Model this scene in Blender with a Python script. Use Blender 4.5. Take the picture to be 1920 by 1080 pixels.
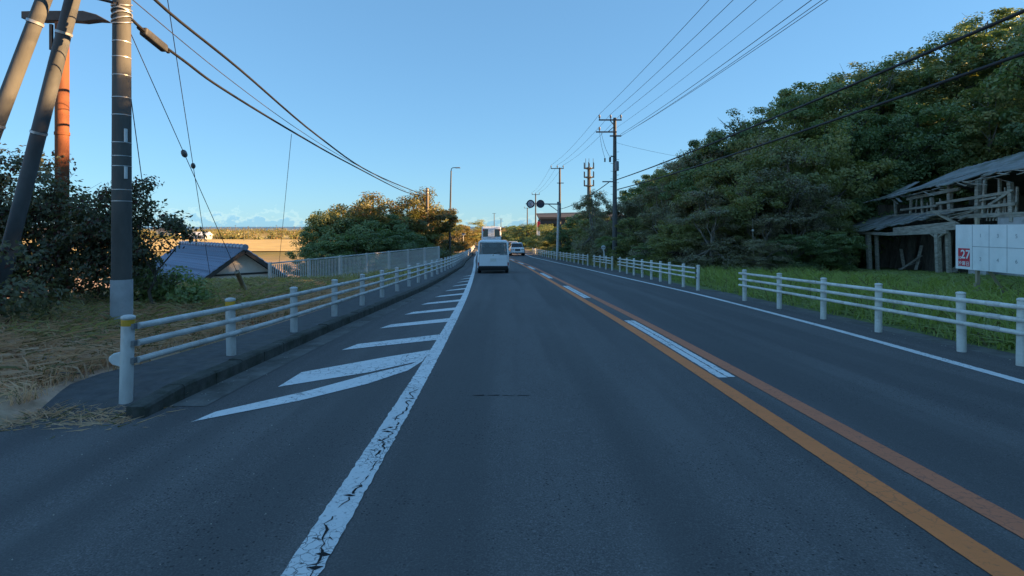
import bpy, math, random
import numpy as np
from mathutils import Vector, Matrix

R = math.radians
random.seed(7)
rng = np.random.default_rng(11)
scene = bpy.context.scene
for o in list(bpy.data.objects):
    bpy.data.objects.remove(o)
col = scene.collection

# ------------------------------------------------------------------ camera
cam_data = bpy.data.cameras.new('camera')
cam_data.sensor_width = 36.0
cam_data.lens = 36.0 * 1067.0 / 1920.0
cam_data.clip_start = 0.05
cam_data.clip_end = 60000
cam = bpy.data.objects.new('camera', cam_data)
col.objects.link(cam)
cam.location = (0, 0, 1.5)
cam.rotation_euler = (R(90), 0, 0)
cam_data.shift_x = 10 / 1920          # level camera, frame cropped low
cam_data.shift_y = -115 / 1920
scene.camera = cam

# ------------------------------------------------------------------ sky and sun
SUN_EL, SUN_AZ = 17.0, 92.0            # degrees; azimuth clockwise from the road's direction (+Y)
world = bpy.data.worlds.new('World')
scene.world = world
world.use_nodes = True
wn, wl = world.node_tree.nodes, world.node_tree.links
wn.clear()
w_out = wn.new('ShaderNodeOutputWorld')
w_bg = wn.new('ShaderNodeBackground')
w_bg.inputs['Strength'].default_value = 0.13
sky = wn.new('ShaderNodeTexSky')
sky.sky_type = 'NISHITA'
sky.sun_disc = False
sky.sun_elevation = R(SUN_EL)
sky.sun_rotation = R(SUN_AZ)
sky.altitude = 10
sky.air_density = 1.0
sky.dust_density = 0.0
sky.ozone_density = 5.0


def wmath(op, a, b=None, c=None, clamp=False):
    n = wn.new('ShaderNodeMath')
    n.operation = op
    n.use_clamp = clamp
    for i, v in enumerate((a, b, c)):
        if v is None:
            continue
        if isinstance(v, (int, float)):
            n.inputs[i].default_value = v
        else:
            wl.new(v, n.inputs[i])
    return n.outputs[0]


# a low bank of cumulus along the horizon, its height given by noise all the way round
tc = wn.new('ShaderNodeTexCoord')
sep = wn.new('ShaderNodeSeparateXYZ')
wl.new(tc.outputs['Generated'], sep.inputs[0])
n1 = wn.new('ShaderNodeTexNoise')
n1.inputs['Scale'].default_value = 3.2
n1.inputs['Detail'].default_value = 2.0
wl.new(tc.outputs['Generated'], n1.inputs['Vector'])
mp = wn.new('ShaderNodeMapping')
mp.inputs['Scale'].default_value = (1, 1, 1.6)
wl.new(tc.outputs['Generated'], mp.inputs['Vector'])
n2 = wn.new('ShaderNodeTexNoise')
n2.inputs['Scale'].default_value = 46.0
n2.inputs['Detail'].default_value = 6.0
n2.inputs['Roughness'].default_value = 0.62
wl.new(mp.outputs[0], n2.inputs['Vector'])
top = wmath('MULTIPLY_ADD', wmath('SUBTRACT', n1.outputs['Fac'], 0.46), 0.06,
            wmath('MULTIPLY', wmath('SUBTRACT', n2.outputs['Fac'], 0.5), 0.10))
dpt = wmath('SUBTRACT', wmath('ADD', top, 0.014), sep.outputs['Z'])
mask = wmath('MULTIPLY', wmath('DIVIDE', dpt, 0.012, clamp=True), 0.8)
rim = wmath('SUBTRACT', 1.0, wmath('DIVIDE', wmath('SUBTRACT', dpt, 0.003), 0.012, clamp=True))
cl = wn.new('ShaderNodeMix')
cl.data_type = 'RGBA'
cl.inputs['A'].default_value = (0.68, 0.83, 1.0, 1)
cl.inputs['B'].default_value = (1.75, 1.35, 1.12, 1)
wl.new(rim, cl.inputs['Factor'])
mul = wn.new('ShaderNodeMix')
mul.data_type = 'RGBA'
mul.blend_type = 'MULTIPLY'
mul.inputs['Factor'].default_value = 1.0
gam = wn.new('ShaderNodeGamma')       # a hazier, flatter sky than the clear-air model
gam.inputs['Gamma'].default_value = 0.5
wl.new(sky.outputs[0], gam.inputs[0])
tint = wn.new('ShaderNodeMix')
tint.data_type = 'RGBA'
tint.blend_type = 'MULTIPLY'
tint.inputs['Factor'].default_value = 1.0
tint.inputs['B'].default_value = (0.47, 0.74, 0.93, 1)
wl.new(gam.outputs[0], tint.inputs['A'])
wl.new(tint.outputs['Result'], mul.inputs['A'])
wl.new(cl.outputs['Result'], mul.inputs['B'])
mixw = wn.new('ShaderNodeMix')
mixw.data_type = 'RGBA'
wl.new(mask, mixw.inputs['Factor'])
wl.new(tint.outputs['Result'], mixw.inputs['A'])
wl.new(mul.outputs['Result'], mixw.inputs['B'])
wl.new(mixw.outputs['Result'], w_bg.inputs['Color'])
wl.new(w_bg.outputs[0], w_out.inputs['Surface'])

sun_data = bpy.data.lights.new('sun', 'SUN')
sun_data.energy = 5.0
sun_data.angle = R(0.5)
sun_data.color = (1.0, 0.62, 0.28)
sun = bpy.data.objects.new('sun', sun_data)
col.objects.link(sun)
sd = Vector((math.sin(R(SUN_AZ)) * math.cos(R(SUN_EL)), math.cos(R(SUN_AZ)) * math.cos(R(SUN_EL)), math.sin(R(SUN_EL))))
sun.rotation_euler = sd.to_track_quat('Z', 'Y').to_euler()
sun.location = sd * 60

vs = scene.view_settings
vs.view_transform = 'Standard'
vs.look = 'None'
vs.exposure = 1.85
vs.gamma = 1.0
vs.use_curve_mapping = False
scene.cycles.max_bounces = 8
scene.cycles.diffuse_bounces = 5
scene.cycles.glossy_bounces = 3
scene.cycles.transmission_bounces = 4
scene.cycles.transparent_max_bounces = 8


# ------------------------------------------------------------------ plan of the place
def smooth_fn(pts, k=9, step=0.5, lo=-60.0, hi=420.0):
    xs = np.arange(lo, hi, step)
    ys = np.interp(xs, [p[0] for p in pts], [p[1] for p in pts])
    pad = np.concatenate([np.full(k, ys[0]) + (xs[0] - xs[1]) * 0, ys, np.full(k, ys[-1])])
    # linear end extension keeps the ends from flattening
    pad[:k] = ys[0] - (ys[1] - ys[0]) * np.arange(k, 0, -1)
    pad[-k:] = ys[-1] + (ys[-1] - ys[-2]) * np.arange(1, k + 1)
    ker = np.ones(2 * k + 1) / (2 * k + 1)
    sm = np.convolve(pad, ker, mode='valid')
    return lambda y: np.interp(y, xs, sm)


zr = smooth_fn([(-60, 1.98), (50, -1.65), (75, -2.3), (110, -2.75), (160, -2.9), (250, -2.3), (420, -1.4)], 12)
C = smooth_fn([(-60, 2.5), (7, 2.5), (11.3, 2.45), (16, 2.3), (21, 2.17), (26, 2.02), (31, 1.87), (40, 1.6), (48, 1.2),
               (58, .5), (69, -.2), (90, -1.1), (140, -3), (200, -4.5), (420, -10)], 4)
WL = smooth_fn([(-60, -.9), (0, -.92), (4.5, -.95), (8, -1.0), (13.3, -1.13), (17, -1.24), (23, -1.47), (32.4, -1.88), (44, -2.47),
                (55, -3.1), (68, -3.75), (90, -4.6), (140, -6.5), (200, -8.0), (420, -13.5)], 3)
WR = smooth_fn([(-60, 5.5), (3, 5.55), (6, 5.63), (8, 5.77), (11.6, 5.88), (17.5, 5.88), (28, 5.38), (40, 4.9), (55, 3.95),
                (66, 3.05), (90, 2.2), (140, .2), (200, -1.3), (420, -6.8)], 4)
K = smooth_fn([(-60, -3.15), (6, -3.15), (9, -3.1), (14.5, -2.9), (19.4, -2.76), (26, -2.8), (40, -3.05), (50, -3.6), (68, -4.2),
               (90, -5.1), (140, -7.0), (200, -8.5), (420, -14)], 3)
GL = smooth_fn([(-60, -3.7), (5.3, -3.62), (6.9, -3.42), (8.9, -3.36), (13, -3.3), (20, -3.25), (28, -3.3), (38, -3.5), (50, -4.0),
                (68, -4.65), (90, -5.5), (140, -7.4), (200, -8.9), (420, -14.4)], 2)
SW = smooth_fn([(-60, -4.4), (5, -4.4), (7, -4.15), (10, -3.98), (20, -3.95), (30, -3.85), (40, -4.1), (50, -4.6), (68, -5.3),
                (90, -6.1), (140, -8), (200, -9.5), (420, -15)], 3)
GR = smooth_fn([(-60, 6.4), (7, 6.42), (15, 6.48), (20, 6.36), (30, 6.4), (36, 6.25), (45, 5.85), (55, 5.35), (66, 4.6), (90, 3.6),
                (140, 1.6), (420, -5)], 3)
RE = lambda y: GR(y) + 0.22       # right edge of the asphalt


def sstep(a, b, x):
    t = np.clip((x - a) / (b - a), 0, 1)
    return t * t * (3 - 2 * t)


def terrain(x, y):
    """height of the bare ground (x, y may be arrays)"""
    x = np.asarray(x, float); y = np.asarray(y, float)
    z0 = zr(y)
    mid = z0 - 0.12
    dl = SW(y) - x
    drop0 = np.interp(y, [-60, 14, 19, 34, 45, 200], [5.2, 5.2, 4.6, 1.4, 1.2, 3.0])
    lz = z0 + 0.10 + 0.16 * sstep(0.2, 2.5, dl) * np.interp(y, [0, 5, 6, 16, 22], [0, 0, 1, 1, 0])
    low = np.interp(y, [-60, 60, 200], [-3.6, -4.2, -5.0])
    low = low + (-5.2 - low) * sstep(15, 60, dl)
    lz = lz + (low - lz) * sstep(0, 1, (dl - drop0) / 7.0)
    dr = x - RE(y)
    near = np.interp(y, [-60, 14, 22, 33, 38, 60, 420], [4.0, 6.0, 19.0, 19.0, 3.5, 3.0, 6.0])
    slope = np.interp(y, [-60, 36, 45, 58, 75, 100, 420], [.5, .5, .38, .34, .2, .06, .03])
    rz = z0 + 0.0 - 0.05 * (dr < .2) + 0.012 * np.clip(dr, 0, 20) + slope * np.clip(dr - near, 0, 30)
    rz = rz + 0.10 * sstep(0.3, 1.5, dr)
    out = np.where(dl > 0, lz, np.where(dr > 0, rz, mid))
    # the open lowland in the distance
    far = sstep(220, 420, y)
    out = out + (-5.2 - out) * far * (dl > 0)
    out = np.where(y > 900, out - (y - 900) * 0.004, out)
    return out


def tz(x, y):
    return float(terrain(x, y))


# ------------------------------------------------------------------ helpers
class MB:
    def __init__(s):
        s.v = []; s.f = []

    def add(s, vs_, fs_):
        b = len(s.v)
        s.v += [tuple(p) for p in vs_]
        s.f += [tuple(b + i for i in f) for f in fs_]

    def box(s, c, d, rot=None, taper=1.0):
        hx, hy, hz = d[0] / 2, d[1] / 2, d[2] / 2
        pts = []
        for sz in (-1, 1):
            k = taper if sz > 0 else 1.0
            for sx, sy in ((-1, -1), (1, -1), (1, 1), (-1, 1)):
                p = Vector((sx * hx * k, sy * hy * k, sz * hz))
                if rot is not None:
                    p = rot @ p
                pts.append(p + Vector(c))
        s.add(pts, [(3, 2, 1, 0), (4, 5, 6, 7), (0, 1, 5, 4), (1, 2, 6, 5), (2, 3, 7, 6), (3, 0, 4, 7)])

    def beam(s, a, b, w, h, up=(0, 0, 1)):
        a, b = Vector(a), Vector(b)
        d = b - a
        L = d.length
        d.normalize()
        u = Vector(up)
        if abs(d.dot(u)) > .98:
            u = Vector((0, 1, 0))
        x = d.cross(u).normalized()
        u = x.cross(d)
        rot = Matrix((x, d, u)).transposed()
        s.box((a + b) / 2, (w, L, h), rot)

    def tube(s, pts, r, n=8, caps=True):
        pts = [Vector(p) for p in pts]
        m = len(pts)
        rs = [r] * m if isinstance(r, (int, float)) else list(r)
        base = len(s.v)
        ref = Vector((0, 0, 1))
        d0 = (pts[1] - pts[0]).normalized()
        if abs(d0.dot(ref)) > .95:
            ref = Vector((1, 0, 0))
        for i, p in enumerate(pts):
            d = (pts[min(i + 1, m - 1)] - pts[max(i - 1, 0)]).normalized()
            x = d.cross(ref)
            if x.length < 1e-4:
                x = d.cross(Vector((0, 1, 0)))
            x.normalize()
            y = x.cross(d).normalized()
            for k in range(n):
                a = 2 * math.pi * k / n
                q = p + (x * math.cos(a) + y * math.sin(a)) * rs[i]
                s.v.append((q.x, q.y, q.z))
        for i in range(m - 1):
            for k in range(n):
                a, b = base + i * n + k, base + i * n + (k + 1) % n
                s.f.append((a, b, b + n, a + n))
        if caps:
            s.f.append(tuple(base + k for k in range(n)))
            s.f.append(tuple(base + (m - 1) * n + n - 1 - k for k in range(n)))

    def lathe(s, prof, c=(0, 0, 0), n=12, axis='z'):
        base = len(s.v)
        for (r, h) in prof:
            for k in range(n):
                a = 2 * math.pi * k / n
                p = (r * math.cos(a), r * math.sin(a), h)
                if axis == 'y':
                    p = (p[0], p[2], p[1])
                elif axis == 'x':
                    p = (p[2], p[0], p[1])
                s.v.append((p[0] + c[0], p[1] + c[1], p[2] + c[2]))
        for i in range(len(prof) - 1):
            for k in range(n):
                a, b = base + i * n + k, base + i * n + (k + 1) % n
                s.f.append((a, b, b + n, a + n))
        s.f.append(tuple(base + n - 1 - k for k in range(n)))
        s.f.append(tuple(base + (len(prof) - 1) * n + k for k in range(n)))

    def loft(s, secs):
        """secs: list of closed rings (same count of 3-D points)"""
        n = len(secs[0])
        base = len(s.v)
        for ring in secs:
            s.v += [tuple(p) for p in ring]
        for i in range(len(secs) - 1):
            for k in range(n):
                a, b = base + i * n + k, base + i * n + (k + 1) % n
                s.f.append((a, b, b + n, a + n))
        s.f.append(tuple(base + n - 1 - k for k in range(n)))
        s.f.append(tuple(base + (len(secs) - 1) * n + k for k in range(n)))

    def poly(s, pts, thick=0.0, nrm=(0, 0, 1)):
        n = len(pts)
        if not thick:
            s.add(pts, [tuple(range(n))])
            return
        nv = Vector(nrm) * thick
        lo = [Vector(p) for p in pts]
        hi = [p + nv for p in lo]
        s.add(lo + hi, [tuple(range(n - 1, -1, -1)), tuple(range(n, 2 * n))] +
              [(i, (i + 1) % n, n + (i + 1) % n, n + i) for i in range(n)])

    def mesh(s, name, mat, smooth=False):
        me = bpy.data.meshes.new(name)
        me.from_pydata(s.v, [], s.f)
        if smooth:
            me.polygons.foreach_set('use_smooth', [True] * len(me.polygons))
        me.update()
        if mat is not None:
            me.materials.append(mat)
        return me

    def build(s, name, mat, parent=None, smooth=False, bevel=0.0):
        o = bpy.data.objects.new(name, s.mesh(name, mat, smooth))
        col.objects.link(o)
        if parent is not None:
            o.parent = parent
        if bevel:
            b = o.modifiers.new('bevel', 'BEVEL')
            b.width = bevel; b.segments = 2; b.limit_method = 'ANGLE'; b.angle_limit = R(35)
        return o


def auto_smooth(o, ang=40):
    me = o.data
    me.polygons.foreach_set('use_smooth', [True] * len(me.polygons))
    me.set_sharp_from_angle(angle=R(ang))


def inst(name, mesh, parent=None, loc=(0, 0, 0), rot=(0, 0, 0), scale=(1, 1, 1)):
    o = bpy.data.objects.new(name, mesh)
    col.objects.link(o)
    o.location = loc; o.rotation_euler = rot
    o.scale = scale if not isinstance(scale, (int, float)) else (scale,) * 3
    if parent is not None:
        o.parent = parent
    return o


def empty(name, loc=(0, 0, 0), rz=0.0):
    o = bpy.data.objects.new(name, None)
    o.empty_display_size = 0.2
    col.objects.link(o)
    o.location = loc
    o.rotation_euler = (0, 0, rz)
    return o


def tag(o, label=None, cat=None, group=None, kind=None):
    if label: o['label'] = label
    if cat: o['category'] = cat
    if group: o['group'] = group
    if kind: o['kind'] = kind
    return o


def np_mesh(name, verts, faces_flat, loop_n, mat):
    """fast mesh from numpy: verts (n,3), faces_flat ints, loop_n = corners per face"""
    me = bpy.data.meshes.new(name)
    nf = len(faces_flat) // loop_n
    me.vertices.add(len(verts)); me.loops.add(nf * loop_n); me.polygons.add(nf)
    me.vertices.foreach_set('co', np.asarray(verts, np.float32).ravel())
    me.loops.foreach_set('vertex_index', np.asarray(faces_flat, np.int32))
    me.polygons.foreach_set('loop_start', np.arange(0, nf * loop_n, loop_n, dtype=np.int32))
    me.polygons.foreach_set('loop_total', np.full(nf, loop_n, np.int32))
    me.update(calc_edges=True)
    if mat: me.materials.append(mat)
    return me


# ------------------------------------------------------------------ materials
def new_mat(name):
    m = bpy.data.materials.new(name)
    m.use_nodes = True
    nt = m.node_tree
    nt.nodes.clear()
    out = nt.nodes.new('ShaderNodeOutputMaterial')
    b = nt.nodes.new('ShaderNodeBsdfPrincipled')
    nt.links.new(b.outputs[0], out.inputs[0])
    return m, nt, b, out


def ramp(nt, fac, stops):
    r = nt.nodes.new('ShaderNodeValToRGB')
    els = r.color_ramp.elements
    while len(els) < len(stops):
        els.new(0.5)
    for e, (p, c) in zip(els, stops):
        e.position = p
        e.color = (*c, 1) if len(c) == 3 else c
    nt.links.new(fac, r.inputs[0])
    return r.outputs[0]


def noise(nt, scale, detail=4, rough=.55, coord='Object', stretch=None, distort=0.0):
    t = nt.nodes.new('ShaderNodeTexCoord')
    n = nt.nodes.new('ShaderNodeTexNoise')
    n.inputs['Scale'].default_value = scale
    n.inputs['Detail'].default_value = detail
    n.inputs['Roughness'].default_value = rough
    n.inputs['Distortion'].default_value = distort
    src = t.outputs[coord]
    if stretch:
        mp_ = nt.nodes.new('ShaderNodeMapping')
        mp_.inputs['Scale'].default_value = stretch
        nt.links.new(src, mp_.inputs[0])
        src = mp_.outputs[0]
    nt.links.new(src, n.inputs['Vector'])
    return n.outputs['Fac']


def mixc(nt, fac, a, b, mode='MIX'):
    m = nt.nodes.new('ShaderNodeMix')
    m.data_type = 'RGBA'
    m.blend_type = mode
    for sock, v in ((m.inputs['Factor'], fac), (m.inputs['A'], a), (m.inputs['B'], b)):
        if isinstance(v, (int, float)):
            sock.default_value = v
        elif isinstance(v, tuple):
            sock.default_value = (*v, 1) if len(v) == 3 else v
        else:
            nt.links.new(v, sock)
    return m.outputs['Result']


def mth(nt, op, a, b=None, clamp=False):
    n = nt.nodes.new('ShaderNodeMath')
    n.operation = op
    n.use_clamp = clamp
    for i, v in enumerate((a, b)):
        if v is None: continue
        if isinstance(v, (int, float)): n.inputs[i].default_value = v
        else: nt.links.new(v, n.inputs[i])
    return n.outputs[0]


def bump(nt, b, h, strength=.3, dist=.02):
    n = nt.nodes.new('ShaderNodeBump')
    n.inputs['Strength'].default_value = strength
    n.inputs['Distance'].default_value = dist
    nt.links.new(h, n.inputs['Height'])
    nt.links.new(n.outputs[0], b.inputs['Normal'])


def plain(name, c, rough=.6, var=.25, scale=6.0, metal=0.0, dirt=None, dirt_amt=.5, bmp=0.0, coord='Object', spec=.4, stretch=None):
    m, nt, b, out = new_mat(name)
    f = noise(nt, scale, 5, .6, coord, stretch)
    lo = tuple(x * (1 - var) for x in c); hi = tuple(min(1, x * (1 + var)) for x in c)
    cc = ramp(nt, f, [(.3, lo), (.7, hi)])
    if dirt:
        f2 = noise(nt, scale * .45, 6, .7, coord, stretch)
        k = mth(nt, 'MULTIPLY', ramp(nt, f2, [(.48, (0, 0, 0)), (.66, (1, 1, 1))]), dirt_amt)
        cc = mixc(nt, k, cc, dirt)
    nt.links.new(cc, b.inputs['Base Color'])
    b.inputs['Roughness'].default_value = rough
    b.inputs['Metallic'].default_value = metal
    b.inputs['Specular IOR Level'].default_value = spec
    if bmp:
        bump(nt, b, noise(nt, scale * 6, 4, .6, coord, stretch), bmp, .01)
    return m


M = {}
# asphalt: fine aggregate, darker pits in places, dusty paler patches, worn tracks
m, nt, b, out = new_mat('asphalt')
fine = noise(nt, 95, 4, .75)
mid = noise(nt, 22, 5, .7)
big = noise(nt, .9, 5, .65, stretch=(1.6, .35, 1))
trk = noise(nt, 1.1, 2, .5, stretch=(1.5, .04, 1))
c1 = ramp(nt, fine, [(.30, (.040, .038, .038)), (.5, (.118, .110, .108)), (.72, (.32, .30, .29))])
c2 = mixc(nt, mth(nt, 'MULTIPLY', ramp(nt, mid, [(.40, (0, 0, 0)), (.66, (1, 1, 1))]), .45), c1, (.095, .090, .090))
c3 = mixc(nt, mth(nt, 'MULTIPLY', ramp(nt, big, [(.42, (0, 0, 0)), (.66, (1, 1, 1))]), .5), c2, (.165, .157, .152))
c3 = mixc(nt, mth(nt, 'MULTIPLY', ramp(nt, trk, [(.44, (0, 0, 0)), (.60, (1, 1, 1))]), .6), c3, (.080, .077, .077))
tcn = nt.nodes.new('ShaderNodeTexCoord')
vo = nt.nodes.new('ShaderNodeTexVoronoi')
vo.inputs['Scale'].default_value = 34
nt.links.new(tcn.outputs['Object'], vo.inputs['Vector'])
pit = ramp(nt, vo.outputs['Distance'], [(.16, (1, 1, 1)), (.26, (0, 0, 0))])
pm = ramp(nt, noise(nt, .8, 4, .6), [(.42, (0, 0, 0)), (.56, (1, 1, 1))])
vcol = nt.nodes.new('ShaderNodeSeparateColor')
nt.links.new(vo.outputs['Color'], vcol.inputs[0])
psel = mth(nt, 'GREATER_THAN', vcol.outputs[0], .5)
pk = mth(nt, 'MULTIPLY', mth(nt, 'MULTIPLY', pit, pm), psel)
c4 = mixc(nt, mth(nt, 'MULTIPLY', pk, .85), c3, (.012, .012, .014))
nt.links.new(c4, b.inputs['Base Color'])
b.inputs['Roughness'].default_value = .82
b.inputs['Specular IOR Level'].default_value = .35
bump(nt, b, mth(nt, 'SUBTRACT', fine, mth(nt, 'MULTIPLY', pk, 1.5)), .55, .006)
M['asphalt'] = m


def paint(name, c, worn, crack=.5, cscale=9.0):
    m, nt, b, out = new_mat(name)
    t = nt.nodes.new('ShaderNodeTexCoord')
    nz = nt.nodes.new('ShaderNodeTexNoise')
    nz.inputs['Scale'].default_value = 14
    nt.links.new(t.outputs['Object'], nz.inputs['Vector'])
    va = nt.nodes.new('ShaderNodeVectorMath'); va.operation = 'MULTIPLY_ADD'
    va.inputs[1].default_value = (.09, .09, .09)
    nt.links.new(nz.outputs['Color'], va.inputs[0]); nt.links.new(t.outputs['Object'], va.inputs[2])
    v = nt.nodes.new('ShaderNodeTexVoronoi')
    v.feature = 'DISTANCE_TO_EDGE'
    v.inputs['Scale'].default_value = cscale
    nt.links.new(va.outputs[0], v.inputs['Vector'])
    ck = ramp(nt, v.outputs['Distance'], [(.012, (1, 1, 1)), (.05, (0, 0, 0))])
    where = ramp(nt, noise(nt, 1.3, 3, .6), [(.42, (0, 0, 0)), (.6, (1, 1, 1))])
    chip = ramp(nt, noise(nt, 26, 6, .75), [(.57, (0, 0, 0)), (.66, (1, 1, 1))])
    grime = noise(nt, 5, 5, .6)
    cc = mixc(nt, mth(nt, 'MULTIPLY', grime, .55), c, tuple(x * .62 for x in c))
    k = mth(nt, 'MULTIPLY', mth(nt, 'MULTIPLY', ck, where), crack)
    k = mth(nt, 'ADD', k, mth(nt, 'MULTIPLY', chip, worn), True)
    cc = mixc(nt, k, cc, (.05, .05, .052))
    nt.links.new(cc, b.inputs['Base Color'])
    b.inputs['Roughness'].default_value = .7
    bump(nt, b, noise(nt, 120, 3, .7), .3, .003)
    return m


M['paint_white'] = paint('paint_white', (.90, .90, .89), .45, .8)
M['paint_cracked'] = paint('paint_cracked', (.80, .81, .80), .7, 1.0, 16)
M['paint_orange'] = paint('paint_orange', (.94, .26, .065), .30, .25)
M['paint_orange_dull'] = paint('paint_orange_dull', (.70, .215, .095), .5, .3)
M['crack'] = plain('crack', (.012, .012, .013), .9)
M['kerb'] = plain('kerb', (.085, .085, .075), .9, .35, 7, dirt=(.03, .034, .02), dirt_amt=.8, bmp=.5)
M['gutter'] = plain('gutter', (.15, .145, .135), .9, .3, 4, dirt=(.06, .058, .05), dirt_amt=.8, bmp=.4)
M['sidewalk'] = plain('sidewalk', (.10, .10, .102), .85, .25, 8, dirt=(.15, .13, .10), dirt_amt=.4, bmp=.4)
M['galv'] = plain('galv', (.66, .65, .63), .5, .18, 5, dirt=(.30, .24, .18), dirt_amt=.55, metal=.1, stretch=(1, 1, .4))
M['galv_cream'] = plain('galv_cream', (.76, .74, .68), .55, .18, 5, dirt=(.36, .30, .23), dirt_amt=.6, metal=.05)
M['band_yellow'] = plain('band_yellow', (.62, .34, .03), .5, .2, 10)
M['white_plastic'] = plain('white_plastic', (.70, .71, .70), .45, .1, 6)
M['concrete_dark'] = plain('concrete_dark', (.105, .102, .096), .85, .3, 3, dirt=(.055, .055, .05), dirt_amt=.7, bmp=.3, stretch=(1, 1, .3))
M['concrete'] = plain('concrete', (.12, .118, .112), .85, .2, 3, dirt=(.07, .07, .065), dirt_amt=.6, bmp=.25, stretch=(1, 1, .3))
M['concrete_pale'] = plain('concrete_pale', (.42, .43, .45), .8, .2, 3, dirt=(.22, .22, .2), dirt_amt=.5)
M['rust'] = plain('rust', (.26, .085, .035), .8, .3, 4, dirt=(.12, .05, .03), dirt_amt=.8, bmp=.3, stretch=(1, 1, .3))
M['steel_dark'] = plain('steel_dark', (.06, .06, .06), .6, .3, 6)
M['steel_grey'] = plain('steel_grey', (.19, .20, .21), .5, .2, 5, metal=.2)
M['cable'] = plain('cable', (.018, .018, .02), .6, .3, 8)
M['wire'] = plain('wire', (.05, .05, .055), .6, .3, 8)
M['band'] = plain('band', (.5, .5, .5), .4, .2, 8, metal=.5)
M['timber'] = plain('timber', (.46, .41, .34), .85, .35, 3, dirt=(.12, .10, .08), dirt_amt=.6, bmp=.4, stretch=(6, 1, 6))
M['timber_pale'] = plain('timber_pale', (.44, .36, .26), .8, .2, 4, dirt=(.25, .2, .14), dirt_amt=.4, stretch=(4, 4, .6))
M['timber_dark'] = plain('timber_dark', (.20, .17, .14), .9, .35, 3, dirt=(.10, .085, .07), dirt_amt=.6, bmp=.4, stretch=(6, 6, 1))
M['tin_roof'] = plain('tin_roof', (.30, .29, .275), .85, .3, 1.6, dirt=(.085, .10, .045), dirt_amt=.75, bmp=.4)
M['plaster'] = plain('plaster', (.56, .53, .53), .9, .2, 2.5, dirt=(.16, .14, .12), dirt_amt=.7, bmp=.3)
M['tile'] = plain('tile', (.24, .275, .36), .38, .3, 4, dirt=(.08, .09, .10), dirt_amt=.5)
M['house_wall'] = plain('house_wall', (.78, .70, .62), .9, .12, 2, dirt=(.55, .48, .41), dirt_amt=.5)
M['house_trim'] = plain('house_trim', (.06, .055, .05), .8, .2, 4)
M['bark'] = plain('bark', (.11, .09, .07), .95, .35, 5, dirt=(.05, .045, .035), dirt_amt=.6, bmp=.6, stretch=(1, 1, .3))
M['bark_pale'] = plain('bark_pale', (.24, .215, .18), .95, .3, 5, dirt=(.1, .09, .07), dirt_amt=.5, bmp=.5, stretch=(1, 1, .3))
M['board'] = plain('board', (.88, .89, .89), .6, .05, 3, dirt=(.55, .55, .55), dirt_amt=.3)
M['print_grey'] = plain('print_grey', (.33, .35, .38), .7, .1)
M['print_red'] = plain('print_red', (.62, .035, .06), .6, .08)
M['print_white'] = plain('print_white', (.78, .78, .78), .6, .03)
M['car_white'] = plain('car_white', (.88, .89, .90), .25, .04, 2, dirt=(.55, .55, .53), dirt_amt=.3, spec=.6)
M['car_silver'] = plain('car_silver', (.40, .42, .45), .3, .05, 2, metal=.4)
M['black_plastic'] = plain('black_plastic', (.014, .014, .015), .5, .2, 6)
M['tyre'] = plain('tyre', (.016, .016, .016), .85, .2, 12)
M['rim'] = plain('rim', (.35, .35, .36), .35, .15, 8, metal=.7)
M['lamp_red'] = plain('lamp_red', (.30, .012, .015), .25, .1, 6)
M['lamp_amber'] = plain('lamp_amber', (.5, .16, .02), .25, .1, 6)
M['lamp_clear'] = plain('lamp_clear', (.62, .64, .66), .15, .1, 10, metal=.4)
M['seat'] = plain('seat', (.05, .05, .06), .9, .2, 8)
M['plate_yellow'] = plain('plate_yellow', (.72, .72, .68), .5, .03)
M['sign_dark'] = plain('sign_dark', (.045, .05, .075), .5, .15, 6)
M['sign_grey'] = plain('sign_grey', (.50, .50, .55), .6, .1, 6)
M['sign_blue'] = plain('sign_blue', (.20, .34, .55), .5, .1, 6)
M['bldg_brown'] = plain('bldg_brown', (.10, .078, .07), .85, .15, 1)
M['bldg_dark'] = plain('bldg_dark', (.055, .055, .062), .8, .2, 1)
M['litter'] = plain('litter', (.62, .62, .60), .6, .1, 10)


def glass_mat(name, tint, alpha, rough=.04):
    m, nt, b, out = new_mat(name)
    g = nt.nodes.new('ShaderNodeBsdfGlossy'); g.inputs['Roughness'].default_value = rough
    t = nt.nodes.new('ShaderNodeBsdfTransparent'); t.inputs['Color'].default_value = (*tint, 1)
    lw = nt.nodes.new('ShaderNodeLayerWeight'); lw.inputs['Blend'].default_value = .35
    k = mth(nt, 'MAXIMUM', lw.outputs['Fresnel'], alpha)
    ms = nt.nodes.new('ShaderNodeMixShader')
    nt.links.new(k, ms.inputs[0]); nt.links.new(t.outputs[0], ms.inputs[1]); nt.links.new(g.outputs[0], ms.inputs[2])
    nt.links.new(ms.outputs[0], out.inputs[0])
    return m


M['glass'] = glass_mat('glass', (.55, .60, .62), .08)
m, nt, b, out = new_mat('glass_dark')
b.inputs['Base Color'].default_value = (.012, .016, .02, 1)
b.inputs['Roughness'].default_value = .06
b.inputs['Specular IOR Level'].default_value = .7
M['glass_dark'] = m


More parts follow.
